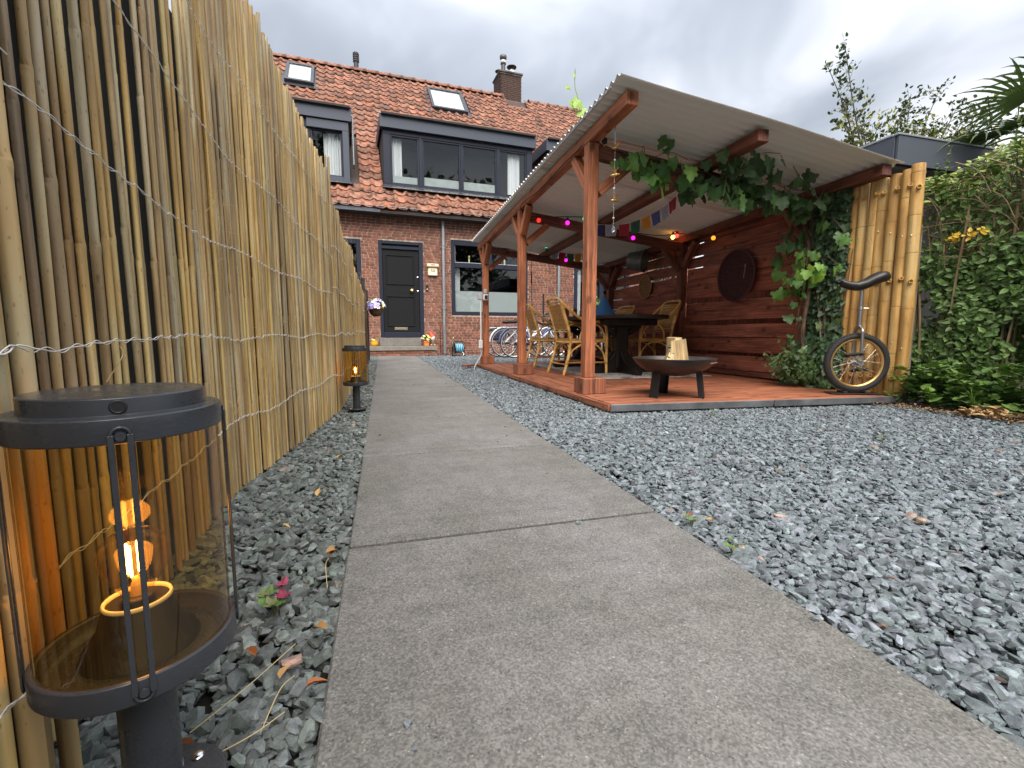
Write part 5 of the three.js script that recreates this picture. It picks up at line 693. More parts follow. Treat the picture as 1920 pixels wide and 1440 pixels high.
// ------------------------------------------------------------------ tree and palm above the roof
{
  const R = rng(111), t = thing('fruit_tree', 'loose fruit tree with thin upright branches above the shelter roof', 'tree', [9.7, 0, -7]), limbs = [], twigs = [], list = [];
  const tips = [[-1.35, 5.75, 0], [-2.1, 5.2, 0.3], [1.5, 5.6, -0.2], [0.1, 5.05, 0.2], [0.75, 5.15, -0.4], [-1.6, 4.45, 0.5], [-0.6, 5.1, -0.6], [1.3, 4.9, 0.5], [-1.75, 3.75, -0.3], [1.7, 4.3, 0.3], [0.4, 4.6, 0.8], [-0.9, 4.3, -0.7], [2.3, 3.9, 0], [0.9, 4.2, 0.9], [-0.4, 4.0, 0.9], [1.4, 3.7, -0.8], [2.9, 4.35, 0.1], [2.1, 5.0, 0.2]];
  const leafAt = (p, yel) => { const v = 0.6 + R() * 0.8; list.push([p, Q((R() - 0.5) * 2.5, R() * 6.28, (R() - 0.5) * 2.5), V(1, 1, 1).multiplyScalar(0.055 + R() * 0.04), yel ? L(0.2 * v, 0.22 * v, 0.03 * v) : L(0.06 * v, 0.1 * v, 0.03 * v)]); };
  for (const [x, y, z] of tips) {
    const c = new THREE.CatmullRomCurve3([V(0, 1.9 + R() * 0.6, 0), V(x * 0.42 + (R() - 0.5) * 0.2, lerp(2.3, y, 0.33), z * 0.4), V(x * 0.72 + (R() - 0.5) * 0.2, lerp(2.3, y, 0.72), z * 0.8), V(x, y, z)]);
    const g = new THREE.TubeGeometry(c, 24, 0.03, 6), P = g.attributes.position; for (let i = 0; i < P.count; i++) { const ring = Math.floor(i / 7), q = c.getPointAt(ring / 24), k = 1 - 0.85 * ring / 24; P.setXYZ(i, lerp(q.x, P.getX(i), k), lerp(q.y, P.getY(i), k), lerp(q.z, P.getZ(i), k)); } limbs.push(g);
    for (let k = 0; k < 22; k++) { const u = 0.3 + 0.7 * (k / 22), p = c.getPointAt(u), len = 0.22 + R() * 0.75 * (1.15 - u), d = V(R() - 0.5, R() * 0.6 - 0.05, R() - 0.5).normalize().multiplyScalar(len), e = p.clone().add(d); twigs.push(rod(p.toArray(), e.toArray(), 0.0045, 4, 0.002)); const n = 7 + Math.floor(R() * 7); for (let q = 0; q < n; q++) leafAt(p.clone().lerp(e, 0.2 + R() * 0.85).add(V((R() - 0.5) * 0.12, (R() - 0.5) * 0.12, (R() - 0.5) * 0.12)), p.y < 4.4 && R() < 0.5); }
    for (let k = 0; k < 12; k++) leafAt(c.getPointAt(0.75 + 0.25 * R()).add(V((R() - 0.5) * 0.16, (R() - 0.5) * 0.14, (R() - 0.5) * 0.16)), false);
  }
  for (let k = 0; k < 3600; k++) { const a = R() * 6.28, r = Math.sqrt(R()) * 1.7, y = 3.0 + R() * 1.75 * (1.15 - r / 2.2); leafAt(V(Math.cos(a) * r * 1.15, y, Math.sin(a) * r * 0.8), R() < 0.45); }
  const bk = mat(0.11, 0.085, 0.07, 0.9); const c = lathe([[0.12, 0], [0.09, 1], [0.07, 2.6], [0.0, 2.7]], 10); part('trunk', c, bk, t); part('limbs', limbs, bk, t); part('twigs', twigs, bk, t); scatter('crown', lv, leafMat(1, 1, 1, 0.35), t, list).userData.kind = 'stuff';
}
{
  const R = rng(121), t = thing('fan_palm', 'fan palm with drooping split fronds above the shed at the right edge', 'palm', [6.85, -0.25, -3.4]);
  part('trunk', lathe([[0.16, 0], [0.13, 1.2], [0.15, 2.6], [0.08, 2.95], [0, 3.0]], 14), mat(0.1, 0.07, 0.045, 0.95, { map: T.cane }), t);
  const ms = [leafMat(0.06, 0.11, 0.03, 0.25), leafMat(0.09, 0.15, 0.035, 0.25), leafMat(0.04, 0.08, 0.025, 0.2)];
  const dirs = [[-1, 0.12, 0.15], [-0.8, 0.6, 0.1], [-0.75, -0.2, 0.5], [-0.35, 0.95, 0.3], [-0.9, 0.1, -0.5], [0.6, 0.7, 0.2], [0.9, 0.2, 0.3], [0.4, 0.3, 0.9], [0.2, 0.2, -0.9], [0.8, -0.3, -0.3]];
  dirs.forEach((d, i) => {
    const D = V(...d).normalize(), base = V(0, 2.9, 0), pe = 0.45 + R() * 0.2, hub = base.clone().addScaledVector(D, pe); hub.y -= 0.06; const f = new THREE.Group(); const stalk = part('frond', tube([[0, 2.85, 0], base.clone().lerp(hub, 0.5).add(V(0, 0.04, 0)).toArray(), hub.toArray()], 0.011, 8, 6), ms[1], t);
    const side = V(0, 1, 0).cross(D).normalize(), up = D.clone().cross(side).normalize(), pos = [], n = 22, len0 = 0.66;
    for (let k = 0; k < n; k++) { const a = lerp(-1.9, 1.9, k / (n - 1)), dir = D.clone().multiplyScalar(Math.cos(a)).addScaledVector(side, Math.sin(a)), len = len0 * (0.75 + 0.35 * Math.cos(a * 0.7)) * (0.92 + R() * 0.16), w = 0.017, sd = V().crossVectors(dir, up).normalize(), dr = 0.22 + R() * 0.25; const at = (q) => { const p = hub.clone().addScaledVector(dir, len * q); p.y -= dr * Math.pow(q, 2.6) * len; return p; }, wd = (q) => w * (q < 0.15 ? q / 0.15 * 0.7 + 0.3 : 1) * (q > 0.5 ? 1.02 - (q - 0.5) * 2 : 1);
      for (let q = 0; q < 6; q++) { const a1 = at(q / 6), b1 = at((q + 1) / 6), wa = wd(q / 6), wb = wd((q + 1) / 6); const f2 = (p, s) => [p.x + sd.x * s, p.y + sd.y * s + Math.abs(s) * 0.35, p.z + sd.z * s], A = [a1.x, a1.y, a1.z], B = [b1.x, b1.y, b1.z]; for (const s of [-1, 1]) pos.push(...A, ...f2(a1, wa * s), ...f2(b1, wb * s), ...A, ...f2(b1, wb * s), ...B); } }
    part('blades', rawGeo(pos), ms[i % 3], stalk);
  });
}
{ // thin twigs of a second small tree by the palm
  const R = rng(131), t = thing('young_tree', 'thin leafy treetop between the fruit tree and the palm', 'tree', [8.6, 0, -4.6]), list = [], tw = [];
  for (const [x, y, z] of [[-0.55, 3.75, 0], [-0.1, 3.95, 0.1], [-1.0, 3.2, 0.1], [0.3, 3.5, 0.2], [-0.7, 3.35, -0.2], [-1.3, 3.0, 0], [0.1, 3.2, -0.3], [0.6, 3.3, 0]]) { const c = new THREE.QuadraticBezierCurve3(V(0, 1.9, 0), V(x * 0.4, 2.9, z), V(x, y, z)); tw.push(new THREE.TubeGeometry(c, 14, 0.008, 5)); for (let k = 0; k < 90; k++) { const p = c.getPoint(0.35 + 0.65 * R()), v = 0.6 + R() * 0.8; list.push([p.add(V((R() - 0.5) * 0.26, (R() - 0.5) * 0.22, (R() - 0.5) * 0.26)), Q((R() - 0.5) * 2.5, R() * 6.28, (R() - 0.5) * 2.5), V(1, 1, 1).multiplyScalar(0.05 + R() * 0.04), R() < 0.3 ? L(0.2 * v, 0.23 * v, 0.03 * v) : L(0.06 * v, 0.1 * v, 0.03 * v)]); } }
  part('trunk', rod([0, 0, 0], [0, 1.95, 0], 0.05, 8, 0.02), mat(0.12, 0.09, 0.07, 0.9), t); part('limbs', tw, mat(0.12, 0.09, 0.07, 0.9), t); scatter('crown', lv, leafMat(1, 1, 1, 0.35), t, list).userData.kind = 'stuff';
}
// ------------------------------------------------------------------ the terraced house
const HP = [-0.729, 0, -11.545], HR = 0.06307;
const house = thing('terraced_house', 'brick terraced house with orange pantile roof, dormers and a black front door', 'house', HP, HR);
const onHouse = (u, y, z) => { const c = Math.cos(HR), s = Math.sin(HR); return [HP[0] + u * c + z * s, y, HP[2] - u * s + z * c]; };
{
  const R = rng(201), open = [[0.705, 1.762, 0.43, 2.74], [2.457, 4.53, 0.99, 2.865], [-1.3, 0.312, 0.9, 2.73], [5.9, 7.7, 0.25, 2.52]];
  const s = new THREE.Shape([[-5, -0.1], [10, -0.1], [10, 3.36], [-5, 3.36]].map((p) => new THREE.Vector2(...p)));
  for (const [a, b, c, d] of open) s.holes.push(new THREE.Path([[a, c], [a, d], [b, d], [b, c]].map((p) => new THREE.Vector2(...p))));
  const wg = new THREE.ExtrudeGeometry(s, { depth: 0.22, bevelEnabled: false }).translate(0, 0, -0.229); { const uv = wg.attributes.uv; for (let i = 0; i < uv.count; i++) uv.setXY(i, uv.getX(i) * 2, uv.getY(i) * 2); }
  const wall = part('wall', wg, mat(0.62, 0.53, 0.44, 0.95, { map: T.grit }), house);
  const C = 0.0645, bh = 0.053, list = []; T.grit.repeat.set(1, 1);
  for (let r = -1; r < 52; r++) { const y = r * C + 0.03; let u = -5 + R() * 0.2; while (u < 10) { const hd = R() < 0.3, w = hd ? 0.102 : 0.213; const a = u, b = u + w; u = b + 0.011; if (y > 3.33) continue; let pieces = [[a, b]]; for (const [o0, o1, c, d] of open) if (y + bh / 2 > c - 0.004 && y - bh / 2 < d + 0.004) pieces = pieces.flatMap(([p, q]) => { const o = []; if (p < o0 - 0.004) o.push([p, Math.min(q, o0 - 0.004)]); if (q > o1 + 0.004) o.push([Math.max(p, o1 + 0.004), q]); return o; }); for (const [p, q] of pieces) if (q - p > 0.02) list.push([(p + q) / 2, y, q - p]); } }
  const cols = shades(8, 17, [0.36, 0.15, 0.098], 0.3, 0.85, { map: T.grit }), bg = cbox(1, bh, 0.05, 0.002, 0); { const uv = bg.attributes.uv; for (let i = 0; i < uv.count; i++) uv.setXY(i, uv.getX(i) * 0.5, uv.getY(i) * 2); }
  const shared = {}; const geo = (w) => shared[w.toFixed(3)] ??= (() => { const g = cbox(w, bh, 0.05, 0.002, 0, list.length * 0.1), uv = g.attributes.uv; for (let i = 0; i < uv.count; i++) uv.setXY(i, uv.getX(i) * 2, uv.getY(i) * 2); return g; })();
  const vis = list.map((b, i) => [i, (b[0] > 0.2 && b[0] < 2.42 && b[1] < 3.25 && b[1] > 0) ? Math.abs(b[0] - 1.5) : 99]).sort((a, b) => a[1] - b[1]).slice(0, 300).map((q) => q[0]), near = new Set(vis);
  for (const i of vis) { const [u, y, w] = list[i]; part('brick', geo(w), cols[Math.floor(R() * 8)], wall, [u, y, -0.0252 + (R() - 0.5) * 0.003]); }
  const rest = list.filter((_, i) => !near.has(i)).map(([u, y, w]) => { const k = 1 + (R() - 0.5) * 0.6, g = (R() - 0.5) * 0.15; return [V(u, y, -0.0252 + (R() - 0.5) * 0.003), new THREE.Quaternion(), V(w, 1, 1), L(0.36 * k * (1 + g), 0.15 * k, 0.098 * k * (1 - g))]; });
  scatter('bricks', bg, mat(1, 1, 1, 0.85, { map: T.grit }), wall, rest).userData.kind = 'stuff';
  part('inner_wall', [cbox(15, 3.3, 0.1, 0.01).translate(2.5, 1.6, -4.2), cbox(15, 0.2, 8.6, 0.01).translate(2.5, 3.18, -4.6), cbox(15, 2.6, 0.1, 0.01).translate(2.5, 4.6, -3.4)], mat(0.05, 0.048, 0.045, 0.95), house);
  part('end_wall', [-4.9, 9.9].map((x) => { const g = new THREE.Shape([[0, -0.1], [9.6, -0.1], [9.6, 3.37], [4.8, 8.5], [0, 3.37]].map((p) => new THREE.Vector2(...p))); return new THREE.ExtrudeGeometry(g, { depth: 0.1, bevelEnabled: false }).rotateY(Math.PI / 2).translate(x - 0.05, 0, -0.26); }), cols[2], house);
  part('back_wall', cbox(15, 3.4, 0.2, 0.01).translate(2.5, 1.65, -9.9), cols[3], house);
  // ---- roof
  const A = 47 * Math.PI / 180, SL = 7.47, rs = new THREE.Shape([[-5.1, 0], [10.1, 0], [10.1, SL], [-5.1, SL]].map((p) => new THREE.Vector2(...p))), hole = (a, b, c, d) => rs.holes.push(new THREE.Path([[a, c], [a, d], [b, d], [b, c]].map((p) => new THREE.Vector2(...p))));
  const dorm = [[0.88, 4.80, 0.93, 3.12], [-1.75, 0.205, 0.93, 3.14], [5.15, 8.6, 0.93, 3.12]]; dorm.forEach(([a, b, c, d]) => hole(a + 0.1, b - 0.1, c + 0.12, d - 0.15));
  const roof = part('roof', new THREE.ExtrudeGeometry(rs, { depth: 0.06, bevelEnabled: false }).rotateX(-Math.PI / 2).translate(0, -0.10, 0), mat(0.06, 0.045, 0.04, 0.95), house, [0, 3.37, 0.35], [A, 0, 0]);
  const TW = 0.255, G = SL / 25, nx = 10, tp = []; const prof = (t) => 0.021 * Math.cos((t - 0.12) * 6.2832) + 0.009 * Math.cos((t - 0.12) * 12.566 + 0.6), tl = G + 0.055;
  const tuv = []; const pt = (i, e, dn) => { const t = i / nx, x = (t - 0.5) * TW * 1.06; return [x, prof(t * 1.06 - 0.03) + (e ? 0.034 : 0.004) - dn, e ? G * 0.5 : G * 0.5 - tl]; };
  const q4 = (a, b, c, d) => { tp.push(...a, ...b, ...c, ...a, ...c, ...d); for (const p of [a, b, c, a, c, d]) tuv.push(p[0] * 1.6, p[2] * 1.6 + p[1]); };
  for (let i = 0; i < nx; i++) { q4(pt(i, 1, 0), pt(i + 1, 1, 0), pt(i + 1, 0, 0), pt(i, 0, 0)); q4(pt(i, 1, 0.02), pt(i + 1, 1, 0.02), pt(i + 1, 1, 0), pt(i, 1, 0)); }
  q4(pt(0, 1, 0.02), pt(0, 1, 0), pt(0, 0, 0), pt(0, 0, 0.02)); q4(pt(nx, 1, 0), pt(nx, 1, 0.02), pt(nx, 0, 0.02), pt(nx, 0, 0));
  const tg0 = toCreasedNormals(rawGeo(tp, tuv), 0.6), tgs = [0, 1, 2, 3, 4].map((k) => { const g = tg0.clone(), uv = g.attributes.uv; for (let i = 0; i < uv.count; i++) uv.setXY(i, uv.getX(i) + k * 0.37, uv.getY(i) + k * 0.61); return g; });
  const tm = shades(8, 23, [0.30, 0.140, 0.09], 0.34, 0.75, { map: T.tile }), tiles = [];
  const sky = [[2.62, 3.85, 5.5, 7.05], [-1.55, -0.66, 5.68, 7.2]];
  for (let r = 0; r < 25; r++) for (let c = 0; c < 59; c++) { const u = -5 + (c + 0.5) * TW, sc = (r + 0.5) * G; if (dorm.some(([a, b, d, e]) => u > a - 0.04 && u < b + 0.04 && sc > d + 0.02 && sc < e + 0.06) || sky.some(([a, b, d, e]) => u > a + 0.02 && u < b - 0.02 && sc > d + 0.05 && sc < e - 0.05) || (u > 5.36 && u < 6.24 && sc > 6.75)) continue; tiles.push([u, sc]); }
  const seen = tiles.map((t, i) => [i, t[0] > -0.9 && t[0] < 4.9 ? Math.hypot((t[0] - 1) * 0.35, t[1]) : 99]).sort((a, b) => a[1] - b[1]).slice(0, 300).map((q) => q[0]), sset = new Set(seen);
  const jig = () => [(R() - 0.5) * 0.012, (R() - 0.5) * 0.01, (R() - 0.5) * 0.012];
  for (const i of seen) { const [u, sc] = tiles[i]; const m = part('roof_tile', tgs[Math.floor(R() * 5)], tm[Math.floor(R() * 8)], roof, [u + (R() - 0.5) * 0.006, 0.002 + R() * 0.004, -sc + (R() - 0.5) * 0.012]); const j = jig(); m.rotation.set(...j); }
  const groups = [[], [], []]; tiles.forEach(([u, sc], i) => { if (sset.has(i)) return; const k = 1 + (R() - 0.5) * 0.5, dk = fbm(u * 0.8, sc * 0.8, 4, 3) > 0.56 ? 0.82 : 1; groups[Math.floor(R() * 3)].push([V(u + (R() - 0.5) * 0.006, 0.002 + R() * 0.004, -sc + (R() - 0.5) * 0.012), Q(...jig()), V(1, 1, 1), L(0.30 * k * dk, 0.142 * k * dk, 0.093 * k * dk)]); });
  groups.forEach((g, k) => { scatter('roof_tiles', tgs[k], mat(1, 1, 1, 0.75, { map: T.tile }), roof, g).userData.kind = 'stuff'; });
  const rg = (() => { const g = new THREE.CylinderGeometry(0.115, 0.135, 0.42, 14, 1, true, 0, Math.PI).rotateZ(Math.PI / 2).rotateX(0); return merge([g, X(new THREE.TorusGeometry(0.138, 0.014, 5, 14, Math.PI), [-0.2, 0, 0], [0, Math.PI / 2, 0])]); })();
  const rmats = tm.map((m) => { const q = m.clone(); q.side = THREE.DoubleSide; return q; });
  for (let u = -5; u < 5.3; u += 0.385) part('ridge_tile', rg, rmats[Math.floor(R() * 8)], roof, [u + 0.2, -0.02, -SL - 0.02], [-A, 0, (R() - 0.5) * 0.02]);
  for (let u = 6.4; u < 10; u += 0.385) part('ridge_tile', rg, rmats[Math.floor(R() * 8)], roof, [u + 0.2, -0.06, -SL - 0.02], [-A, 0, 0]);
  part('back_roof', cbox(15.2, 0.08, 7.4, 0.01).rotateX(-A).translate(2.5, 3.37 + SL * Math.sin(A) - 3.7 * Math.sin(A) - 0.06, 0.35 - SL * Math.cos(A) - 3.7 * Math.cos(A)), tm[1], house);
  // skylights
  const skyl = (u0, u1, s0, s1, tilt, lab) => { const w = u1 - u0, h = s1 - s0, f = part('skylight', [cbox(w, 0.11, 0.09, 0.006).translate(0, 0, h / 2 - 0.045), cbox(w, 0.11, 0.09, 0.006).translate(0, 0, -h / 2 + 0.045), ...[-1, 1].map((k) => cbox(0.085, 0.11, h - 0.19, 0.006).translate(k * (w / 2 - 0.0425), 0, 0))], M.anth, roof, [(u0 + u1) / 2, 0.06, -(s0 + s1) / 2], [tilt, 0, 0]); part('pane', cbox(w - 0.18, 0.008, h - 0.19, 0.001), M.glass, f, [0, 0.03, 0]); part('blind', cbox(w - 0.19, 0.004, h - 0.2, 0.001), mat(0.62, 0.62, 0.62, 0.8), f, [0, 0.004, 0]); part('flashing', [cbox(w + 0.24, 0.02, 0.16, 0.004).translate(0, -0.05, h / 2 + 0.07), ...[-1, 1].map((k) => cbox(0.09, 0.02, h + 0.1, 0.004).translate(k * (w / 2 + 0.045), -0.055, 0)), cbox(w + 0.2, 0.02, 0.1, 0.004).translate(0, -0.052, -h / 2 - 0.05)], M.anth, f); };
  skyl(2.66, 3.81, 5.58, 7.0, 0); skyl(-1.49, -0.72, 5.74, 7.12, -0.05);
  // ---- dormers
  const yTop = 5.70, pane = (u0, u1, y0, y1, z, par) => part('pane', cbox(u1 - u0, y1 - y0, 0.008, 0.001), M.glass, par, [(u0 + u1) / 2, (y0 + y1) / 2, z]);
  const bar = (u0, u1, y0, y1, z, d = 0.07) => cbox(u1 - u0, y1 - y0, d, 0.005).translate((u0 + u1) / 2, (y0 + y1) / 2, z);
  const curtain = (u0, u1, y0, y1, z, par, n = 9) => { const g = new THREE.PlaneGeometry(u1 - u0, y1 - y0, 60, 4).translate((u0 + u1) / 2, (y0 + y1) / 2, z), P = g.attributes.position; for (let i = 0; i < P.count; i++) { const t = (P.getX(i) - u0) / (u1 - u0); P.setZ(i, z + 0.025 * Math.sin(t * n * 6.28 + Math.sin(t * 9) * 1.5)); } g.computeVertexNormals(); return part('curtain', g, M.curtain, par); };
  M.curtain = mat(0.78, 0.78, 0.8, 0.9, { side: THREE.DoubleSide }); M.film = new THREE.MeshPhysicalMaterial({ color: L(0.5, 0.53, 0.53), roughness: 0.7, transmission: 0.25, thickness: 0, side: THREE.DoubleSide });
  const dormer = (a, b, y0, panes, opts = {}) => {
    const d = part('dormer', [cbox(0.06, 1.72, 2.4, 0.005, 1).translate(a + 0.03, 4.83, -1.56), cbox(0.06, 1.72, 2.4, 0.005, 1).translate(b - 0.03, 4.83, -1.56), cbox(b - a + 0.06, 0.05, 2.7, 0.005).translate((a + b) / 2, yTop + 0.005, -1.5)], M.dark, house);
    part('fascia', [cbox(b - a + 0.12, 0.29, 0.03, 0.004).translate((a + b) / 2, yTop - 0.145, -0.235), ...[-1, 1].map((k) => cbox(0.03, 0.29, 2.3, 0.004).translate(k > 0 ? b + 0.047 : a - 0.047, yTop - 0.145, -1.402))], M.fascia, d); part('soffit', cbox(b - a + 0.05, 0.012, 0.13, 0.002).translate((a + b) / 2, yTop - 0.28, -0.32), M.fascia, d);
    part('roof_trim', cbox(b - a + 0.14, 0.025, 0.035, 0.004).translate((a + b) / 2, yTop + 0.018, -0.232), opts.trim ?? M.zinc, d);
    const f = [], yb = y0, yt = yTop - 0.29; f.push(bar(a + 0.01, b - 0.01, yb, panes[0][2] - 0.03, -0.36, 0.1), bar(a + 0.01, b - 0.01, panes[0][3] + 0.03, yt, -0.36, 0.1)); let u = a + 0.01; for (const [p, q] of panes) { f.push(bar(u, p - 0.03, panes[0][2] - 0.03, panes[0][3] + 0.03, -0.36, 0.1)); u = q + 0.03; } f.push(bar(u, b - 0.01, panes[0][2] - 0.03, panes[0][3] + 0.03, -0.36, 0.1)); part('window_frame', f, M.frame, d);
    panes.forEach(([p, q, y1, y2, film], k) => { part('sash', [bar(p - 0.03, q + 0.03, y1 - 0.03, y1 + 0.012, -0.352, 0.05), bar(p - 0.03, q + 0.03, y2 - 0.012, y2 + 0.03, -0.352, 0.05), bar(p - 0.03, p + 0.012, y1 + 0.012, y2 - 0.012, -0.352, 0.05), bar(q - 0.012, q + 0.03, y1 + 0.012, y2 - 0.012, -0.352, 0.05)], M.frame, d); pane(p, q, y1, y2, -0.36, d); if (film) part('window_film', cbox(q - p - 0.03, film - y1, 0.003, 0.0005), M.film, d, [(p + q) / 2, (y1 + film) / 2, -0.368]); });
    part('apron_flashing', cbox(b - a + 0.1, 0.02, 0.3, 0.004).rotateX(0.5).translate((a + b) / 2, y0 - 0.03, -0.22), M.anth, d); part('inner_back', cbox(b - a, 1.7, 0.03, 0.002).translate((a + b) / 2, 4.85, -2.35), mat(0.04, 0.038, 0.036, 0.9), d); return d;
  };
  const d1 = dormer(0.90, 4.775, 4.09, [[1.11, 1.735, 4.18, 5.27, 4.36], [1.87, 2.78, 4.18, 5.27, 4.4], [2.875, 3.745, 4.18, 5.27, 4.4], [3.87, 4.58, 4.18, 5.27]]);
  curtain(1.12, 1.36, 4.2, 5.26, -0.47, d1, 5); curtain(4.12, 4.45, 4.2, 5.26, -0.47, d1, 6); part('window_sill', bar(1.0, 4.7, 4.13, 4.16, -0.5, 0.2), M.white, d1);
  const d0 = dormer(-1.72, 0.155, 4.09, [[-1.5, -0.75, 4.2, 5.17], [-0.66, -0.035, 4.2, 5.17]], { trim: M.anth }); curtain(-0.42, -0.05, 4.2, 5.17, -0.47, d0, 6); curtain(-1.4, -1.0, 4.2, 5.17, -0.47, d0, 6); part('window_surround', [bar(-0.76, 0.14, 5.2, 5.4, -0.29, 0.06), bar(0.0, 0.14, 4.08, 5.2, -0.29, 0.06), bar(-0.76, 0.0, 4.08, 4.17, -0.29, 0.06)], M.fascia, d0);
  part('drainpipe', [rod([0.235, 4.46, -0.42], [0.235, 5.6, -0.42], 0.022, 10), rod([0.235, 5.6, -0.42], [0.2, 5.66, -0.42], 0.022, 10)], M.zinc, d0); part('pipe_foot', rod([0.235, 4.44, -0.42], [0.235, 4.52, -0.42], 0.026, 10), M.blackMetal, d0);
  const d2 = dormer(5.2, 8.5, 4.09, [[5.4, 6.2, 4.18, 5.27], [6.3, 7.2, 4.18, 5.27], [7.3, 8.3, 4.18, 5.27]]);
  // chimney
  const ch = part('chimney', cbox(0.78, 2.2, 0.78, 0.01).translate(5.81, 8.75, -5.40), mat(0.2, 0.16, 0.13, 0.95, { map: T.grit }), house), cm = shades(5, 29, [0.12, 0.065, 0.05], 0.3, 0.9, { map: T.grit });
  for (let r = 0; r < 24; r++) { const y = 8.3 + r * 0.064; for (let k = 0; k < 4; k++) { const o = r % 2 ? 0.1 : 0; const a = Math.max(5.41, 5.41 + k * 0.226 - o), b = Math.min(6.21, 5.41 + (k + 1) * 0.226 - o - 0.011); if (b - a > 0.03) part('brick', geo(b - a), cm[Math.floor(R() * 5)], ch, [(a + b) / 2, y, -5.025]); const z0 = -5.0 - k * 0.226 + o, z1 = Math.max(z0 - 0.215, -5.8); if (z0 <= -4.99 && z0 - z1 > 0.03) part('brick', geo(z0 - z1), cm[Math.floor(R() * 5)], ch, [5.425, y, (z0 + z1) / 2], [0, Math.PI / 2, 0]); } }
  part('chimney_cap', [cbox(0.9, 0.06, 0.9, 0.01).translate(5.81, 9.86, -5.40), cbox(0.84, 0.05, 0.84, 0.01).translate(5.81, 9.80, -5.40)], mat(0.16, 0.15, 0.14, 0.95, { map: T.grit }), ch); part('lead_flashing', [cbox(0.92, 0.02, 0.4, 0.005).rotateX(A).translate(5.81, 8.60, -4.86), cbox(0.92, 0.25, 0.03, 0.004).translate(5.81, 8.68, -4.99)], M.galvDark ??= mat(0.28, 0.29, 0.3, 0.6, { metalness: 0.3, map: T.galv }), ch);
  const fl = (x, z, y0, h, r, hat) => { part('flue', [rod([x, y0, z], [x, y0 + h, z], r, 16), ...(hat ? [X(lathe([[0, 0.1], [r * 2.1, 0.02], [r * 2.1, 0], [0, 0.01]], 18), [x, y0 + h + 0.06, z]), rod([x, y0 + h, z], [x, y0 + h + 0.08, z], r * 0.5, 8)] : [X(lathe([[r * 1.1, -0.16], [r * 1.7, -0.1], [r * 1.7, -0.02], [0, 0.03]], 18), [x, y0 + h, z]), X(lathe([[r * 1.25, -0.3], [r * 1.45, -0.28], [r * 1.25, -0.26]], 18), [x, y0 + h, z])])], mat(0.09, 0.085, 0.085, 0.5, { metalness: 0.4 }), ch); part('flue_band', X(lathe([[r * 1.2, 0], [r * 1.25, 0.03], [r * 1.2, 0.07]], 16), [x, y0 + h - (hat ? 0.12 : 0.24), z]), M.white, ch); };
  fl(5.58, -5.2, 9.88, 0.62, 0.075, false); fl(5.92, -5.25, 9.88, 0.24, 0.085, true); fl(5.48, -5.45, 9.88, 0.12, 0.06, true);
  part('vent_pipe', [rod([0.5, 8.7, -4.85], [0.5, 9.18, -4.85], 0.075, 14), ...[0, 1, 2, 3].map((k) => X(lathe([[0.06, 0], [0.1, 0.01], [0.085, 0.06], [0.06, 0.06]], 14), [0.5, 9.16 + k * 0.065, -4.85])), X(lathe([[0, 0.05], [0.08, 0.02], [0.095, 0]], 14), [0.5, 9.42, -4.85])], mat(0.04, 0.04, 0.045, 0.6), house);
  // ---- gutter, pipes
  part('gutter', [cbox(5.8, 0.135, 0.3, 0.006).translate(-2.14, 3.358, 0.19)], mat(0.075, 0.09, 0.115, 0.5), house); part('gutter', [cbox(9.3, 0.105, 0.28, 0.006).translate(5.41, 3.365, 0.18)], mat(0.06, 0.042, 0.038, 0.6, { map: T.wood }), house);
  part('gutter_lip', [cbox(15, 0.014, 0.05, 0.003).translate(2.5, 3.432, 0.325)], M.zinc, house); part('soffit', cbox(15, 0.02, 0.32, 0.004).translate(2.5, 3.30, 0.16), mat(0.06, 0.05, 0.045, 0.8), house);
  for (const [u, lo] of [[2.255, 0], [5.41, 0]]) part('drainpipe', [rod([u, lo, 0.06], [u, 3.28, 0.06], 0.038, 16), ...[0.05, 1.15, 1.22, 2.62, 2.7].map((y) => X(new THREE.CylinderGeometry(0.045, 0.045, 0.035, 16), [u, y, 0.06])), ...[1.18, 2.66].map((y) => cbox(0.13, 0.02, 0.02, 0.002).translate(u, y, 0.03))], M.zinc, house);
  // ---- front door
  const dm = new THREE.MeshPhysicalMaterial({ color: L(0.010, 0.011, 0.013), roughness: 0.6, specularIntensity: 0.35, bumpMap: T.grit, bumpScale: 0.0006 }), door = part('front_door', bar(0.79, 1.66, 0.565, 2.545, -0.06, 0.045), dm, house);
  part('door_frame', [bar(0.708, 0.788, 0.43, 2.738, -0.05, 0.1), bar(1.662, 1.76, 0.43, 2.738, -0.05, 0.1), bar(0.788, 1.662, 2.548, 2.62, -0.05, 0.1), bar(0.788, 1.662, 2.665, 2.738, -0.05, 0.1), bar(0.788, 1.662, 2.62, 2.665, -0.08, 0.03), bar(0.788, 1.662, 0.432, 0.562, -0.045, 0.11)], M.frame, door);
  for (const [a, b, c, d] of [[0.875, 1.535, 1.71, 2.415], [0.875, 1.535, 0.71, 1.44]]) part('door_moulding', [bar(a, b, c, c + 0.022, -0.031, 0.022), bar(a, b, d - 0.022, d, -0.031, 0.022), bar(a, a + 0.022, c + 0.022, d - 0.022, -0.031, 0.022), bar(b - 0.022, b, c + 0.022, d - 0.022, -0.031, 0.022)], dm, door);
  part('letter_slot', [bar(1.04, 1.355, 0.612, 0.685, -0.034, 0.014), bar(1.07, 1.325, 0.632, 0.66, -0.027, 0.006)], mat(0.35, 0.32, 0.24, 0.4, { metalness: 0.8 }), door);
  part('door_knob', X(lathe([[0, 0.075], [0.035, 0.068], [0.048, 0.045], [0.035, 0.02], [0.018, 0.012], [0.018, 0], [0, 0]], 24), [0, 0, 0], [Math.PI / 2, 0, 0]), M.brass, door, [1.475, 1.575, -0.036]);
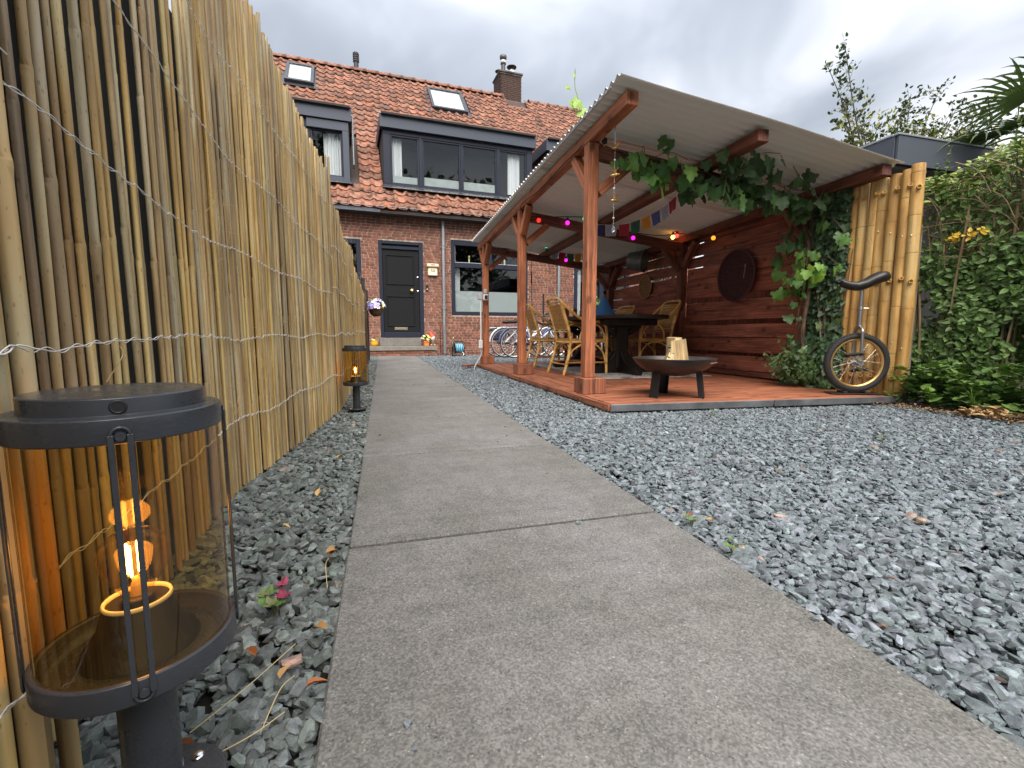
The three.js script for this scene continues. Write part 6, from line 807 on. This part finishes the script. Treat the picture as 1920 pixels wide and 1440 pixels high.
  part('lock', [1.90, 1.565].map((y) => X(lathe([[0, 0.014], [0.02, 0.012], [0.026, 0.004], [0.026, 0], [0, 0]], 18), [1.625, y, -0.036], [Math.PI / 2, 0, 0])), M.chrome, door);
  part('threshold', cbox(1.0, 0.2, 0.14, 0.008).translate(1.175, 0.324, 0.0), mat(0.62, 0.62, 0.61, 0.9, { map: T.conc }), house);
  // ---- ground-floor windows
  const win = part('window', [bar(2.46, 2.56, 0.992, 2.862, -0.06, 0.11), bar(4.43, 4.528, 0.992, 2.862, -0.06, 0.11), bar(2.56, 4.43, 0.992, 1.085, -0.06, 0.11), bar(2.56, 4.43, 2.735, 2.862, -0.06, 0.11), bar(2.56, 4.43, 2.19, 2.31, -0.055, 0.12), bar(3.42, 3.54, 2.31, 2.735, -0.06, 0.1)], M.frame, house);
  pane(2.56, 4.43, 1.085, 2.19, -0.07, win); pane(2.56, 3.42, 2.31, 2.735, -0.07, win); pane(3.54, 4.43, 2.31, 2.735, -0.07, win);
  part('glazing_bead', [bar(2.56, 3.42, 2.31, 2.325, -0.045, 0.02), bar(3.54, 4.43, 2.31, 2.325, -0.045, 0.02), bar(2.56, 2.575, 2.325, 2.735, -0.045, 0.02)], M.grey, win);
  part('window_film', cbox(1.84, 0.52, 0.003, 0.0005), M.film, win, [3.495, 1.35, -0.08]); for (let k = 0; k < 4; k++) part('film_band', cbox(1.84, 0.05, 0.003, 0.0005), mat(0.3, 0.31, 0.31, 0.8), win, [3.495, 1.18 + k * 0.12, -0.086]); curtain(2.58, 2.72, 1.09, 2.19, -0.2, win, 3);
  const wl = part('window', [bar(0.21, 0.31, 0.902, 2.728, -0.06, 0.1), bar(-1.3, 0.21, 2.62, 2.728, -0.06, 0.1), bar(-1.3, 0.21, 0.902, 1.0, -0.06, 0.1)], M.frame, house); pane(-1.3, 0.21, 1.0, 2.62, -0.07, wl);
  const wr = part('window', [bar(5.903, 6.02, 0.252, 2.518, -0.06, 0.1), bar(7.58, 7.698, 0.252, 2.518, -0.06, 0.1), bar(6.02, 7.58, 2.40, 2.518, -0.06, 0.1), bar(6.02, 7.58, 0.252, 0.4, -0.06, 0.1), bar(6.72, 6.84, 0.4, 2.4, -0.06, 0.1)], M.frame, house); pane(6.02, 6.72, 0.4, 2.4, -0.07, wr); pane(6.84, 7.58, 0.4, 2.4, -0.07, wr); curtain(6.05, 6.2, 0.4, 2.4, -0.2, wr, 3);
  // doorstep
  const st = part('doorstep', cbox(1.61, 0.1, 0.44, 0.006), mat(0.72, 0.69, 0.62, 0.9, { map: T.conc }), house, [1.19, 0.175, 0.225]); for (let r = 0; r < 2; r++) for (let k = 0; k < 7; k++) part('brick', geo(0.213), cols[(k + r * 3) % 8], st, [-0.75 + k * 0.224 + (r ? 0.1 : 0) , -0.085 - r * 0.064, 0.165]); part('step_core', cbox(1.5, 0.12, 0.3, 0.004), mat(0.3, 0.26, 0.22, 0.95), st, [0, -0.112, 0.02]);
}
for (const [u, k, l] of [[2.965, 0.13, 'cream candle with a yellow flame-shaped top on the window transom, left pane'], [3.925, 0.15, 'white candle on the window transom, right pane']]) { const p = onHouse(u, 2.31, -0.16), t = thing('candle', l, 'candle', p, 0); part('candle_stick', lathe([[0.02, 0], [0.02, k], [0.004, k + 0.005], [0, k + 0.006]], 14), mat(0.75, 0.7, 0.55, 0.5), t); if (u < 3) part('candle_tip', lathe([[0, k], [0.032, k + 0.03], [0.022, k + 0.06], [0, k + 0.095]], 12), mat(0.75, 0.6, 0.22, 0.5), t); else part('candle_tip', rod([0, k, 0], [0, k + 0.13, 0], 0.005, 6), mat(0.5, 0.5, 0.45, 0.5), t); }
{ // number box and bell
  const cv = document.createElement('canvas'); cv.width = 256; cv.height = 256; const c = cv.getContext('2d'); c.fillStyle = '#f1e6c4'; c.fillRect(0, 0, 256, 256); c.fillStyle = '#141414'; c.font = 'bold 118px sans-serif'; c.textAlign = 'center'; c.textBaseline = 'middle'; c.fillText('54', 128, 108);
  const ct = new THREE.CanvasTexture(cv); ct.colorSpace = THREE.SRGBColorSpace; const p = onHouse(1.985, 0, 0.0), t = thing('house_number_box', 'cream letter box with the number 54 and a small visor beside the door', 'number sign', p, HR), cr = mat(0.72, 0.64, 0.44, 0.5);
  part('number_box', cbox(0.235, 0.215, 0.07, 0.02).translate(0, 2.055, 0.037), cr, t); part('number_plate', new THREE.PlaneGeometry(0.2, 0.18).translate(0, 2.052, 0.0735), new THREE.MeshStandardMaterial({ map: ct, roughness: 0.5 }), t); part('visor', [cbox(0.285, 0.075, 0.12, 0.012).translate(0, 2.195, 0.062)], cr, t); part('slot', cbox(0.1, 0.016, 0.006, 0.001).translate(0, 2.205, 0.1235), M.black, t);
  const b = thing('door_bell', 'black video door bell on the brick wall right of the door', 'door bell', onHouse(1.845, 1.655, 0.001), HR); part('bell_body', cbox(0.06, 0.16, 0.028, 0.01).translate(0, 0, 0.015), M.black, b); part('bell_button', X(new THREE.CylinderGeometry(0.018, 0.018, 0.006, 18), [0, -0.035, 0.031], [Math.PI / 2, 0, 0]), M.grey, b); part('bell_lens', X(new THREE.SphereGeometry(0.012, 12, 8), [0, 0.04, 0.028]), M.rubber, b);
}
// ------------------------------------------------------------------ pots and flowers by the door
function flowers(t, y, r, seed, cols, n = 90, s = 0.022) {
  const R = rng(seed), lf = [], fl = [], fg = (() => { const pos = []; for (let k = 0; k < 5; k++) { const a = k * 1.2566, b = a + 0.55, c2 = a - 0.55; pos.push(0, 0, 0, Math.cos(c2) * 0.9, 0.12, Math.sin(c2) * 0.9, Math.cos(a) * 1.25, 0.1, Math.sin(a) * 1.25, 0, 0, 0, Math.cos(a) * 1.25, 0.1, Math.sin(a) * 1.25, Math.cos(b) * 0.9, 0.12, Math.sin(b) * 0.9); } return rawGeo(pos); })();
  for (let k = 0; k < n * 1.6; k++) { const a = R() * 6.28, e = R() * 1.4, d = r * (0.5 + R() * 0.5), v = 0.6 + R() * 0.8; lf.push([V(Math.cos(a) * Math.cos(e) * d, y + Math.sin(e) * d * 0.85, Math.sin(a) * Math.cos(e) * d), Q((R() - 0.5) * 2.4, R() * 6.28, (R() - 0.5) * 2), V(1, 1, 1).multiplyScalar(s * 2 * (0.7 + R() * 0.6)), L(0.1 * v, 0.2 * v, 0.05 * v)]); }
  for (let k = 0; k < n; k++) { const a = R() * 6.28, e = R() * 1.5, c = cols[Math.floor(R() * cols.length)], d = r * (0.95 + R() * 0.15); fl.push([V(Math.cos(a) * Math.cos(e) * d, y + Math.sin(e) * d * 0.9, Math.sin(a) * Math.cos(e) * d), new THREE.Quaternion().setFromUnitVectors(V(0, 1, 0), V(Math.cos(a) * Math.cos(e), Math.sin(e), Math.sin(a) * Math.cos(e))).multiply(Q(0, R() * 6, 0)), V(1, 1, 1).multiplyScalar(s * (0.8 + R() * 0.5)), L(...c)]); }
  scatter('leaves', lv, M.leaf, t, lf).userData.kind = 'stuff'; scatter('blossoms', fg, mat(1, 1, 1, 0.7, { side: 2 }), t, fl).userData.kind = 'stuff';
}
{
  const t = thing('flower_pot', 'yellow flower pot with a small green plant on the left of the doorstep', 'flower pot', onHouse(0.545, 0.226, 0.2)); part('pot', lathe([[0, 0], [0.058, 0], [0.08, 0.06], [0.072, 0.125], [0.078, 0.132], [0.07, 0.132], [0.066, 0.115], [0, 0.11]], 28), mat(0.78, 0.43, 0.02, 0.35), t); flowers(t, 0.12, 0.095, 5, [[0.8, 0.7, 0.2], [0.6, 0.7, 0.3]], 10, 0.014);
  const o = thing('flower_pot', 'square orange pot with white and yellow flowers on the right of the doorstep', 'flower pot', onHouse(1.77, 0.226, 0.22)); part('pot', [cbox(0.115, 0.09, 0.115, 0.008).translate(0, 0.046, 0), cbox(0.13, 0.03, 0.13, 0.006).translate(0, 0.1, 0)], mat(0.66, 0.22, 0.05, 0.6), o); flowers(o, 0.14, 0.14, 6, [[0.85, 0.85, 0.8], [0.9, 0.75, 0.15], [0.85, 0.85, 0.8], [0.7, 0.8, 0.3]], 46, 0.02);
  const g = thing('garden_ornament', 'small red and white garden ornament beside the orange flower pot', 'ornament', onHouse(1.93, 0.226, 0.16), HR); part('ornament_body', lathe([[0, 0], [0.06, 0], [0.07, 0.05], [0.055, 0.12], [0.04, 0.16], [0, 0.17]], 20), mat(0.12, 0.1, 0.08, 0.6), g); part('ornament_face', X(new THREE.SphereGeometry(0.058, 18, 14), [0, 0.2, 0.012], [0, 0, 0], [1, 1.25, 0.8]), mat(0.78, 0.72, 0.68, 0.5), g); part('ornament_hat', X(lathe([[0.066, 0], [0.06, 0.03], [0.03, 0.1], [0.006, 0.15], [0, 0.152]], 20), [0, 0.225, 0], [-0.15, 0, 0.5]), mat(0.75, 0.05, 0.02, 0.45), g); part('ornament_foot', [-1, 1].map((s) => X(new THREE.SphereGeometry(0.03, 12, 8), [s * 0.04, 0.02, 0.05], [0, 0, 0], [1, 0.7, 1.5])), mat(0.7, 0.35, 0.08, 0.5), g);
  const b = thing('flower_basket', 'hanging wicker basket of white and violet flowers on the black gate post', 'basket', [-0.085, 0.9, -8.95]); part('basket_body', lathe([[0, -0.06], [0.06, -0.055], [0.11, 0.0], [0.135, 0.09], [0.128, 0.09], [0.1, 0.01], [0, -0.04]], 24), mat(0.3, 0.2, 0.11, 0.85, { map: T.weave, bumpMap: T.weaveB, bumpScale: 0.006 }), b); part('basket_rim', X(new THREE.TorusGeometry(0.134, 0.012, 6, 28), [0, 0.09, 0], [Math.PI / 2, 0, 0]), M.rattanDk, b); flowers(b, 0.09, 0.185, 7, [[0.85, 0.84, 0.8], [0.35, 0.3, 0.72], [0.5, 0.45, 0.8], [0.85, 0.8, 0.45], [0.85, 0.85, 0.85]], 120, 0.026); part('hanger', [tube([[-0.13, 0.09, 0], [-0.16, 0.35, 0], [-0.2, 0.42, 0.0], [-0.235, 0.36, 0.02]], 0.006, 16, 6)], M.blackMetal, b); b.rotation.z = 0.12;
}
{ // black gate seen edge-on
  const t = thing('garden_gate', 'black gate of upright bars with a brown post at the end of the cane screens', 'gate', [-0.345, 0, -8.5]);
  part('gate_post', [cbox(0.05, 1.5, 0.05, 0.004).translate(0.06, 0.75, -0.1)], M.blackMetal, t); part('gate_post', cbox(0.055, 1.24, 0.075, 0.004).translate(0.08, 0.62, 0.12), mat(0.12, 0.06, 0.035, 0.85, { map: T.wood }), t); part('gate_panel', [cbox(0.04, 1.28, 0.5, 0.004).translate(0.07, 0.66, -0.42), cbox(0.05, 1.34, 0.05, 0.004).translate(0.085, 0.68, -0.78)], M.black, t); part('gate_spike', [0, 1, 2].map((k) => X(new THREE.ConeGeometry(0.012, 0.07, 8), [0.07, 1.335, -0.3 - k * 0.14])), M.blackMetal, t);
}
{ // hose reel, tap, stake
  const t = thing('hose_reel', 'black hose reel with light blue hose standing at the foot of the brick wall', 'hose reel', [1.735, 0, -10.75], 0.1), bl = mat(0.16, 0.42, 0.56, 0.45);
  part('reel_stand', [-1, 1].flatMap((s) => [rod([s * 0.13, 0, 0.1], [s * 0.12, 0.34, -0.02], 0.012), rod([s * 0.13, 0, -0.13], [s * 0.12, 0.34, -0.02], 0.012), rod([s * 0.13, 0.012, 0.11], [s * 0.13, 0.012, -0.14], 0.012)]).concat([rod([-0.12, 0.34, -0.02], [0.12, 0.34, -0.02], 0.013), rod([-0.13, 0.03, 0.09], [0.13, 0.03, 0.09], 0.01)]), M.black, t);
  part('reel_drum', [-1, 1].map((s) => X(new THREE.CylinderGeometry(0.125, 0.125, 0.012, 28), [s * 0.1, 0.18, 0], [0, 0, Math.PI / 2])), M.blackMetal, t); part('hose', [...Array(8)].flatMap((_, k) => [0.105, 0.085].map((r, j) => X(new THREE.TorusGeometry(r - (k % 3) * 0.003, 0.011, 7, 30), [-0.08 + k * 0.0225 + j * 0.008, 0.18, 0], [0, Math.PI / 2 + 0.06 * (k % 2 ? 1 : -1), 0]))), bl, t); part('hose_end', tube([[0.06, 0.1, 0.09], [0.09, 0.05, 0.13], [0.06, 0.012, 0.16]], 0.011, 12, 7), mat(0.5, 0.5, 0.45, 0.5), t);
  const w = thing('water_tap', 'outdoor tap with pipe and loop of dark hose beside the zinc drainpipe', 'tap', onHouse(2.46, 0, 0.06), HR); part('pipe', rod([0, 0.12, 0], [0, 0.46, 0], 0.014), M.grey, w); part('tap', [rod([0, 0.46, 0], [0, 0.46, 0.08], 0.014), rod([0, 0.46, 0.06], [0, 0.41, 0.075], 0.01), cbox(0.06, 0.014, 0.014, 0.003).translate(0, 0.5, 0.03), rod([0, 0.46, 0.03], [0, 0.5, 0.03], 0.006)], M.brass, w); part('hose', tube([[0, 0.41, 0.075], [-0.06, 0.25, 0.1], [-0.11, 0.1, 0.08], [-0.02, 0.04, 0.1], [0.1, 0.1, 0.12], [0.2, 0.06, 0.15]], 0.009, 30, 7), mat(0.03, 0.08, 0.05, 0.5), w);
  const s = thing('iron_stake', 'thin black iron stake standing at the wall just left of the drainpipe', 'stake', onHouse(2.13, 0, 0.16), 0); part('stake_rod', rod([0, -0.02, 0], [0, 0.66, 0], 0.008, 8), M.blackMetal, s); part('stake_hook', [tube([[0, 0.66, 0], [0.02, 0.72, 0], [0.05, 0.7, 0]], 0.006, 10, 6), X(new THREE.SphereGeometry(0.02, 10, 8), [0, 0.42, 0])], M.blackMetal, s);
}
// ------------------------------------------------------------------ bicycles
function bicycle(p, turn, label, frameM, o = {}) {
  const t = thing('bicycle', label, 'bicycle', p, turn, 'bicycles parked in front of the house'), r = 0.315, wb = 0.98, b = 0.24, W = [[-wb / 2, r], [wb / 2, r]];
  W.forEach(([x, y], k) => { const w = part('wheel_rim', new THREE.TorusGeometry(r - 0.028, 0.0095, 6, 48), M.chrome, t, [x, y, 0]); part('tyre', new THREE.TorusGeometry(r - 0.012, 0.0165, 7, 48), M.rubber, w); part('tyre_wall', [-1, 1].map((s) => X(new THREE.TorusGeometry(r - 0.019, 0.0065, 5, 48), [0, 0, s * 0.0125])), o.wall ?? M.grey, w); part('hub', X(new THREE.CylinderGeometry(0.024, 0.024, 0.09, 14), [0, 0, 0], [Math.PI / 2, 0, 0]), M.chrome, w); part('spokes', [...Array(28)].map((_, i) => { const a = i / 28 * 6.2832, s = i % 2 ? 1 : -1, c = a + (i % 4 < 2 ? 0.7 : -0.7); return rod([Math.cos(c) * 0.022, Math.sin(c) * 0.022, s * 0.035], [Math.cos(a) * (r - 0.032), Math.sin(a) * (r - 0.032), 0], 0.0014, 4); }), M.chrome, w);
    const arc = new THREE.TorusGeometry(r + 0.028, 0.022, 5, 26, k ? 2.1 : 2.7); part('mudguard', X(arc, [x, y, 0], [0, 0, k ? 0.7 : 0.35], [1, 1, 1.1]), o.guard ?? frameM, t); });
  const bb = [-0.06, b + 0.03], st = [-0.19, 0.68], hd = [0.33, 0.74], hb = [0.37, 0.6];
  part('frame', [rod([...bb, 0], [...st, 0], 0.017), rod([...bb, 0], [...hb, 0], 0.021), rod([st[0] + 0.045, 0.52, 0], [hd[0] + 0.01, 0.68, 0], 0.019), rod([...hb, 0], [...hd, 0], 0.021), ...[-1, 1].flatMap((s) => [rod([...bb, s * 0.02], [-wb / 2, r, s * 0.05], 0.011), rod([st[0] + 0.01, 0.62, s * 0.015], [-wb / 2, r, s * 0.05], 0.009), tube([[...hb, 0], [hb[0] + 0.02, 0.5, s * 0.045], [wb / 2 - 0.04, r + 0.1, s * 0.05], [wb / 2, r, s * 0.05]], 0.011, 14, 7)])], frameM, t);
  part('saddle', X(lathe([[0, -0.03], [0.05, -0.03], [0.075, -0.01], [0.07, 0.012], [0, 0.03]], 18), [-0.24, 0.80, 0], [0, 0, 0.05], [1.75, 1.3, 1.1]), M.black, t); part('seat_post', rod([...st, 0], [-0.215, 0.78, 0], 0.0125), M.chrome, t);
  part('handlebar', [rod([...hd, 0], [0.30, 0.9, 0], 0.0125), tube([[0.16, 0.93, -0.26], [0.27, 0.955, -0.22], [0.31, 0.93, -0.1], [0.31, 0.92, 0], [0.31, 0.93, 0.1], [0.27, 0.955, 0.22], [0.16, 0.93, 0.26]], 0.0105, 36, 8)], M.chrome, t); part('grip', [-1, 1].map((s) => rod([0.15, 0.93, s * 0.263], [0.235, 0.95, s * 0.238], 0.016)), M.black, t);
  part('carrier', [...[-1, 1].flatMap((s) => [rod([-0.68, 0.655, s * 0.06], [-0.25, 0.66, s * 0.05], 0.006), rod([-0.63, 0.655, s * 0.06], [-wb / 2, r, s * 0.062], 0.0055), rod([-0.43, 0.655, s * 0.06], [-wb / 2, r, s * 0.062], 0.0055)]), ...[-0.67, -0.55, -0.43, -0.3].map((x) => rod([x, 0.657, -0.06], [x, 0.657, 0.06], 0.006))], M.chrome, t);
  part('crank', [X(new THREE.TorusGeometry(0.075, 0.008, 6, 28), [...bb, 0.05]), rod([...bb, 0.06], [bb[0] + 0.1, bb[1] - 0.12, 0.065], 0.009), rod([...bb, -0.06], [bb[0] - 0.1, bb[1] + 0.12, -0.065], 0.009), cbox(0.08, 0.02, 0.07, 0.003).translate(bb[0] + 0.1, bb[1] - 0.12, 0.11), cbox(0.08, 0.02, 0.07, 0.003).translate(bb[0] - 0.1, bb[1] + 0.12, -0.11), cbox(0.46, 0.055, 0.018, 0.006).rotateZ(-0.04).translate(-0.27, 0.3, 0.055)], M.blackMetal, t);
  part('kickstand', rod([-0.12, 0.25, 0.04], [-0.2, 0.0, 0.16], 0.009), M.chrome, t); part('head_lamp', X(lathe([[0, 0.03], [0.035, 0.03], [0.03, -0.01], [0, -0.04]], 14), [0.42, 0.76, 0], [0, 0, -1.57]), M.chrome, t);
  if (o.basket) part('rear_bag', [cbox(0.34, 0.26, 0.1, 0.03).translate(-0.48, 0.5, 0.12)], mat(0.03, 0.035, 0.06, 0.7), t);
  return t;
}
bicycle([3.26, 0, -9.62], 0.05, 'front bicycle with pale grey frame and light blue main tube behind the second post', mat(0.45, 0.55, 0.66, 0.35, { metalness: 0.2 }), { wall: M.grey, guard: mat(0.06, 0.08, 0.2, 0.4) }).rotation.x = -0.05;
bicycle([3.12, 0, -9.92], 0.07, 'middle bicycle with silver frame and white-walled tyres leaning between two others', mat(0.6, 0.6, 0.62, 0.3, { metalness: 0.5 }), { guard: mat(0.55, 0.56, 0.58, 0.35, { metalness: 0.4 }) }).rotation.x = -0.07;
bicycle([3.05, 0, -10.25], 0.02, 'rear bicycle with black frame, closest to the brick wall', M.blackMetal, { basket: 1 }).rotation.x = -0.06;
{ // iron railing
  const t = thing('iron_railing', 'black iron railing of thin pointed bars behind the bicycles', 'railing', [3.85, 0, -10.75], 0.06);
  part('rail_post', [rod([0, 0, 0], [0, 1.5, 0], 0.024, 8)], M.blackMetal, t); part('rail', [rod([0, 0.95, 0], [1.9, 0.95, 0], 0.01, 6), rod([0, 0.25, 0], [1.9, 0.25, 0], 0.01, 6)], M.blackMetal, t); for (let k = 0; k < 20; k++) part('bar', [rod([0.1 + k * 0.09, 0.1, 0], [0.1 + k * 0.09, 1.08 + (k % 2) * 0.07, 0], 0.0065, 6), X(new THREE.ConeGeometry(0.012, 0.05, 6), [0.1 + k * 0.09, 1.1 + (k % 2) * 0.07, 0])], M.blackMetal, t);
}
{ const R = rng(301), t = thing('climbing_plant', 'small light green climbing plant at the railing by the house', 'plant', [5.05, 0, -10.4]), list = [], st = []; for (let k = 0; k < 7; k++) { const e = [(R() - 0.5) * 0.5, 1.0 + R() * 0.9, (R() - 0.5) * 0.3]; st.push(tube([[0, 0, 0], [e[0] * 0.3, e[1] * 0.5, e[2]], e], 0.006, 12, 5)); for (let q = 0; q < 60; q++) { const u = 0.35 + 0.65 * R(), v = 0.7 + R() * 0.7; list.push([V(e[0] * u + (R() - 0.5) * 0.2, e[1] * u + (R() - 0.5) * 0.2, e[2] + (R() - 0.5) * 0.2), Q((R() - 0.5) * 2.4, R() * 6.28, (R() - 0.5) * 2), V(1, 1, 1).multiplyScalar(0.06 + R() * 0.04), L(0.13 * v, 0.24 * v, 0.05 * v)]); } } part('stems', st, mat(0.3, 0.25, 0.15, 0.8), t); scatter('foliage', lv, M.leaf, t, list).userData.kind = 'stuff'; }
{ const t = thing('garden_pot', 'grey and terracotta pot on the gravel beyond the far end of the deck', 'pot', [3.95, 0, -7.95]); part('pot', lathe([[0, 0], [0.1, 0], [0.13, 0.1], [0.12, 0.16]], 24), mat(0.45, 0.13, 0.05, 0.7), t); part('pot_top', lathe([[0.12, 0.16], [0.115, 0.3], [0.08, 0.36], [0.07, 0.36], [0, 0.33]], 24), mat(0.25, 0.26, 0.27, 0.6), t); }
{ const t = thing('hanging_chain', 'thin black hanging chain with spring below the far roof beam', 'chain', [2.27, 0, -6.90]); part('chain', [rod([0, 1.64, 0], [0, 1.46, 0], 0.004, 6), rod([0, 1.46, 0], [0.004, 1.3, 0], 0.011, 8), rod([0.004, 1.3, 0], [0.012, 0.86, 0], 0.005, 6), X(new THREE.TorusGeometry(0.014, 0.004, 6, 12), [0, 1.47, 0])], M.blackMetal, t); }
{ // dark conifers beyond the house side of the garden
  const R = rng(311); for (const [x, z, h, l] of [[6.3, -9.2, 2.3, 'dark green conifer hedge bush beyond the shelter, left one'], [7.4, -8.6, 2.2, 'dark green conifer hedge bush beyond the shelter, right one']]) { const t = thing('conifer', l, 'bush', [x, 0, z]), list = []; part('trunk', rod([0, 0, 0], [0, h * 0.9, 0], 0.06, 8, 0.02), mat(0.12, 0.09, 0.07, 0.9), t); for (let k = 0; k < 3500; k++) { const y = R() * h, r = 0.65 * Math.pow(1 - y / h * 0.8, 0.6) * (0.6 + 0.4 * R()), a = R() * 6.28, v = 0.5 + R() * 0.8; list.push([V(Math.cos(a) * r, y, Math.sin(a) * r), Q((R() - 0.5) * 1.5, R() * 6.28, (R() - 0.5) * 1.5), V(0.5, 1, 1).multiplyScalar(0.09), L(0.025 * v, 0.055 * v, 0.025 * v)]); } scatter('foliage', lv, M.leaf, t, list).userData.kind = 'stuff'; }
}
{ // tall trees across the lane, behind the camera, which the windows reflect
  const R = rng(321); for (const [x, z, h, l] of [[-9, 17, 15, 'tall dense tree behind the camera, left one, reflected in the windows'], [0, 19, 17, 'tall dense tree behind the camera, middle one, reflected in the windows'], [9, 17, 15, 'tall dense tree behind the camera, right one, reflected in the windows']]) { const t = thing('reflected_tree', l, 'tree', [x, 0, z]), list = [], cl = [...Array(26)].map(() => { const a = R() * 6.28, q = R(); return V(Math.cos(a) * (2 + 2.4 * R()), 3 + q * (h - 5), Math.sin(a) * 2.2 * R()); }); part('trunk', rod([0, 0, 0], [0, h * 0.7, 0], 0.3, 10, 0.1), mat(0.1, 0.08, 0.06, 0.9), t); for (let k = 0; k < 2600; k++) { const c = cl[Math.floor(R() * 26)], d = V(R() - 0.5, R() - 0.5, R() - 0.5).multiplyScalar(4.2), v = 0.5 + R() * 0.8; list.push([c.clone().add(d), Q(R() * 6, R() * 6, R() * 6), V(1, 1, 1).multiplyScalar(0.75), L(0.05 * v, 0.09 * v, 0.03 * v)]); } scatter('crown', lv, M.leaf, t, list).userData.kind = 'stuff'; }
}
scene.updateMatrixWorld(true);
renderer.render(scene, camera);
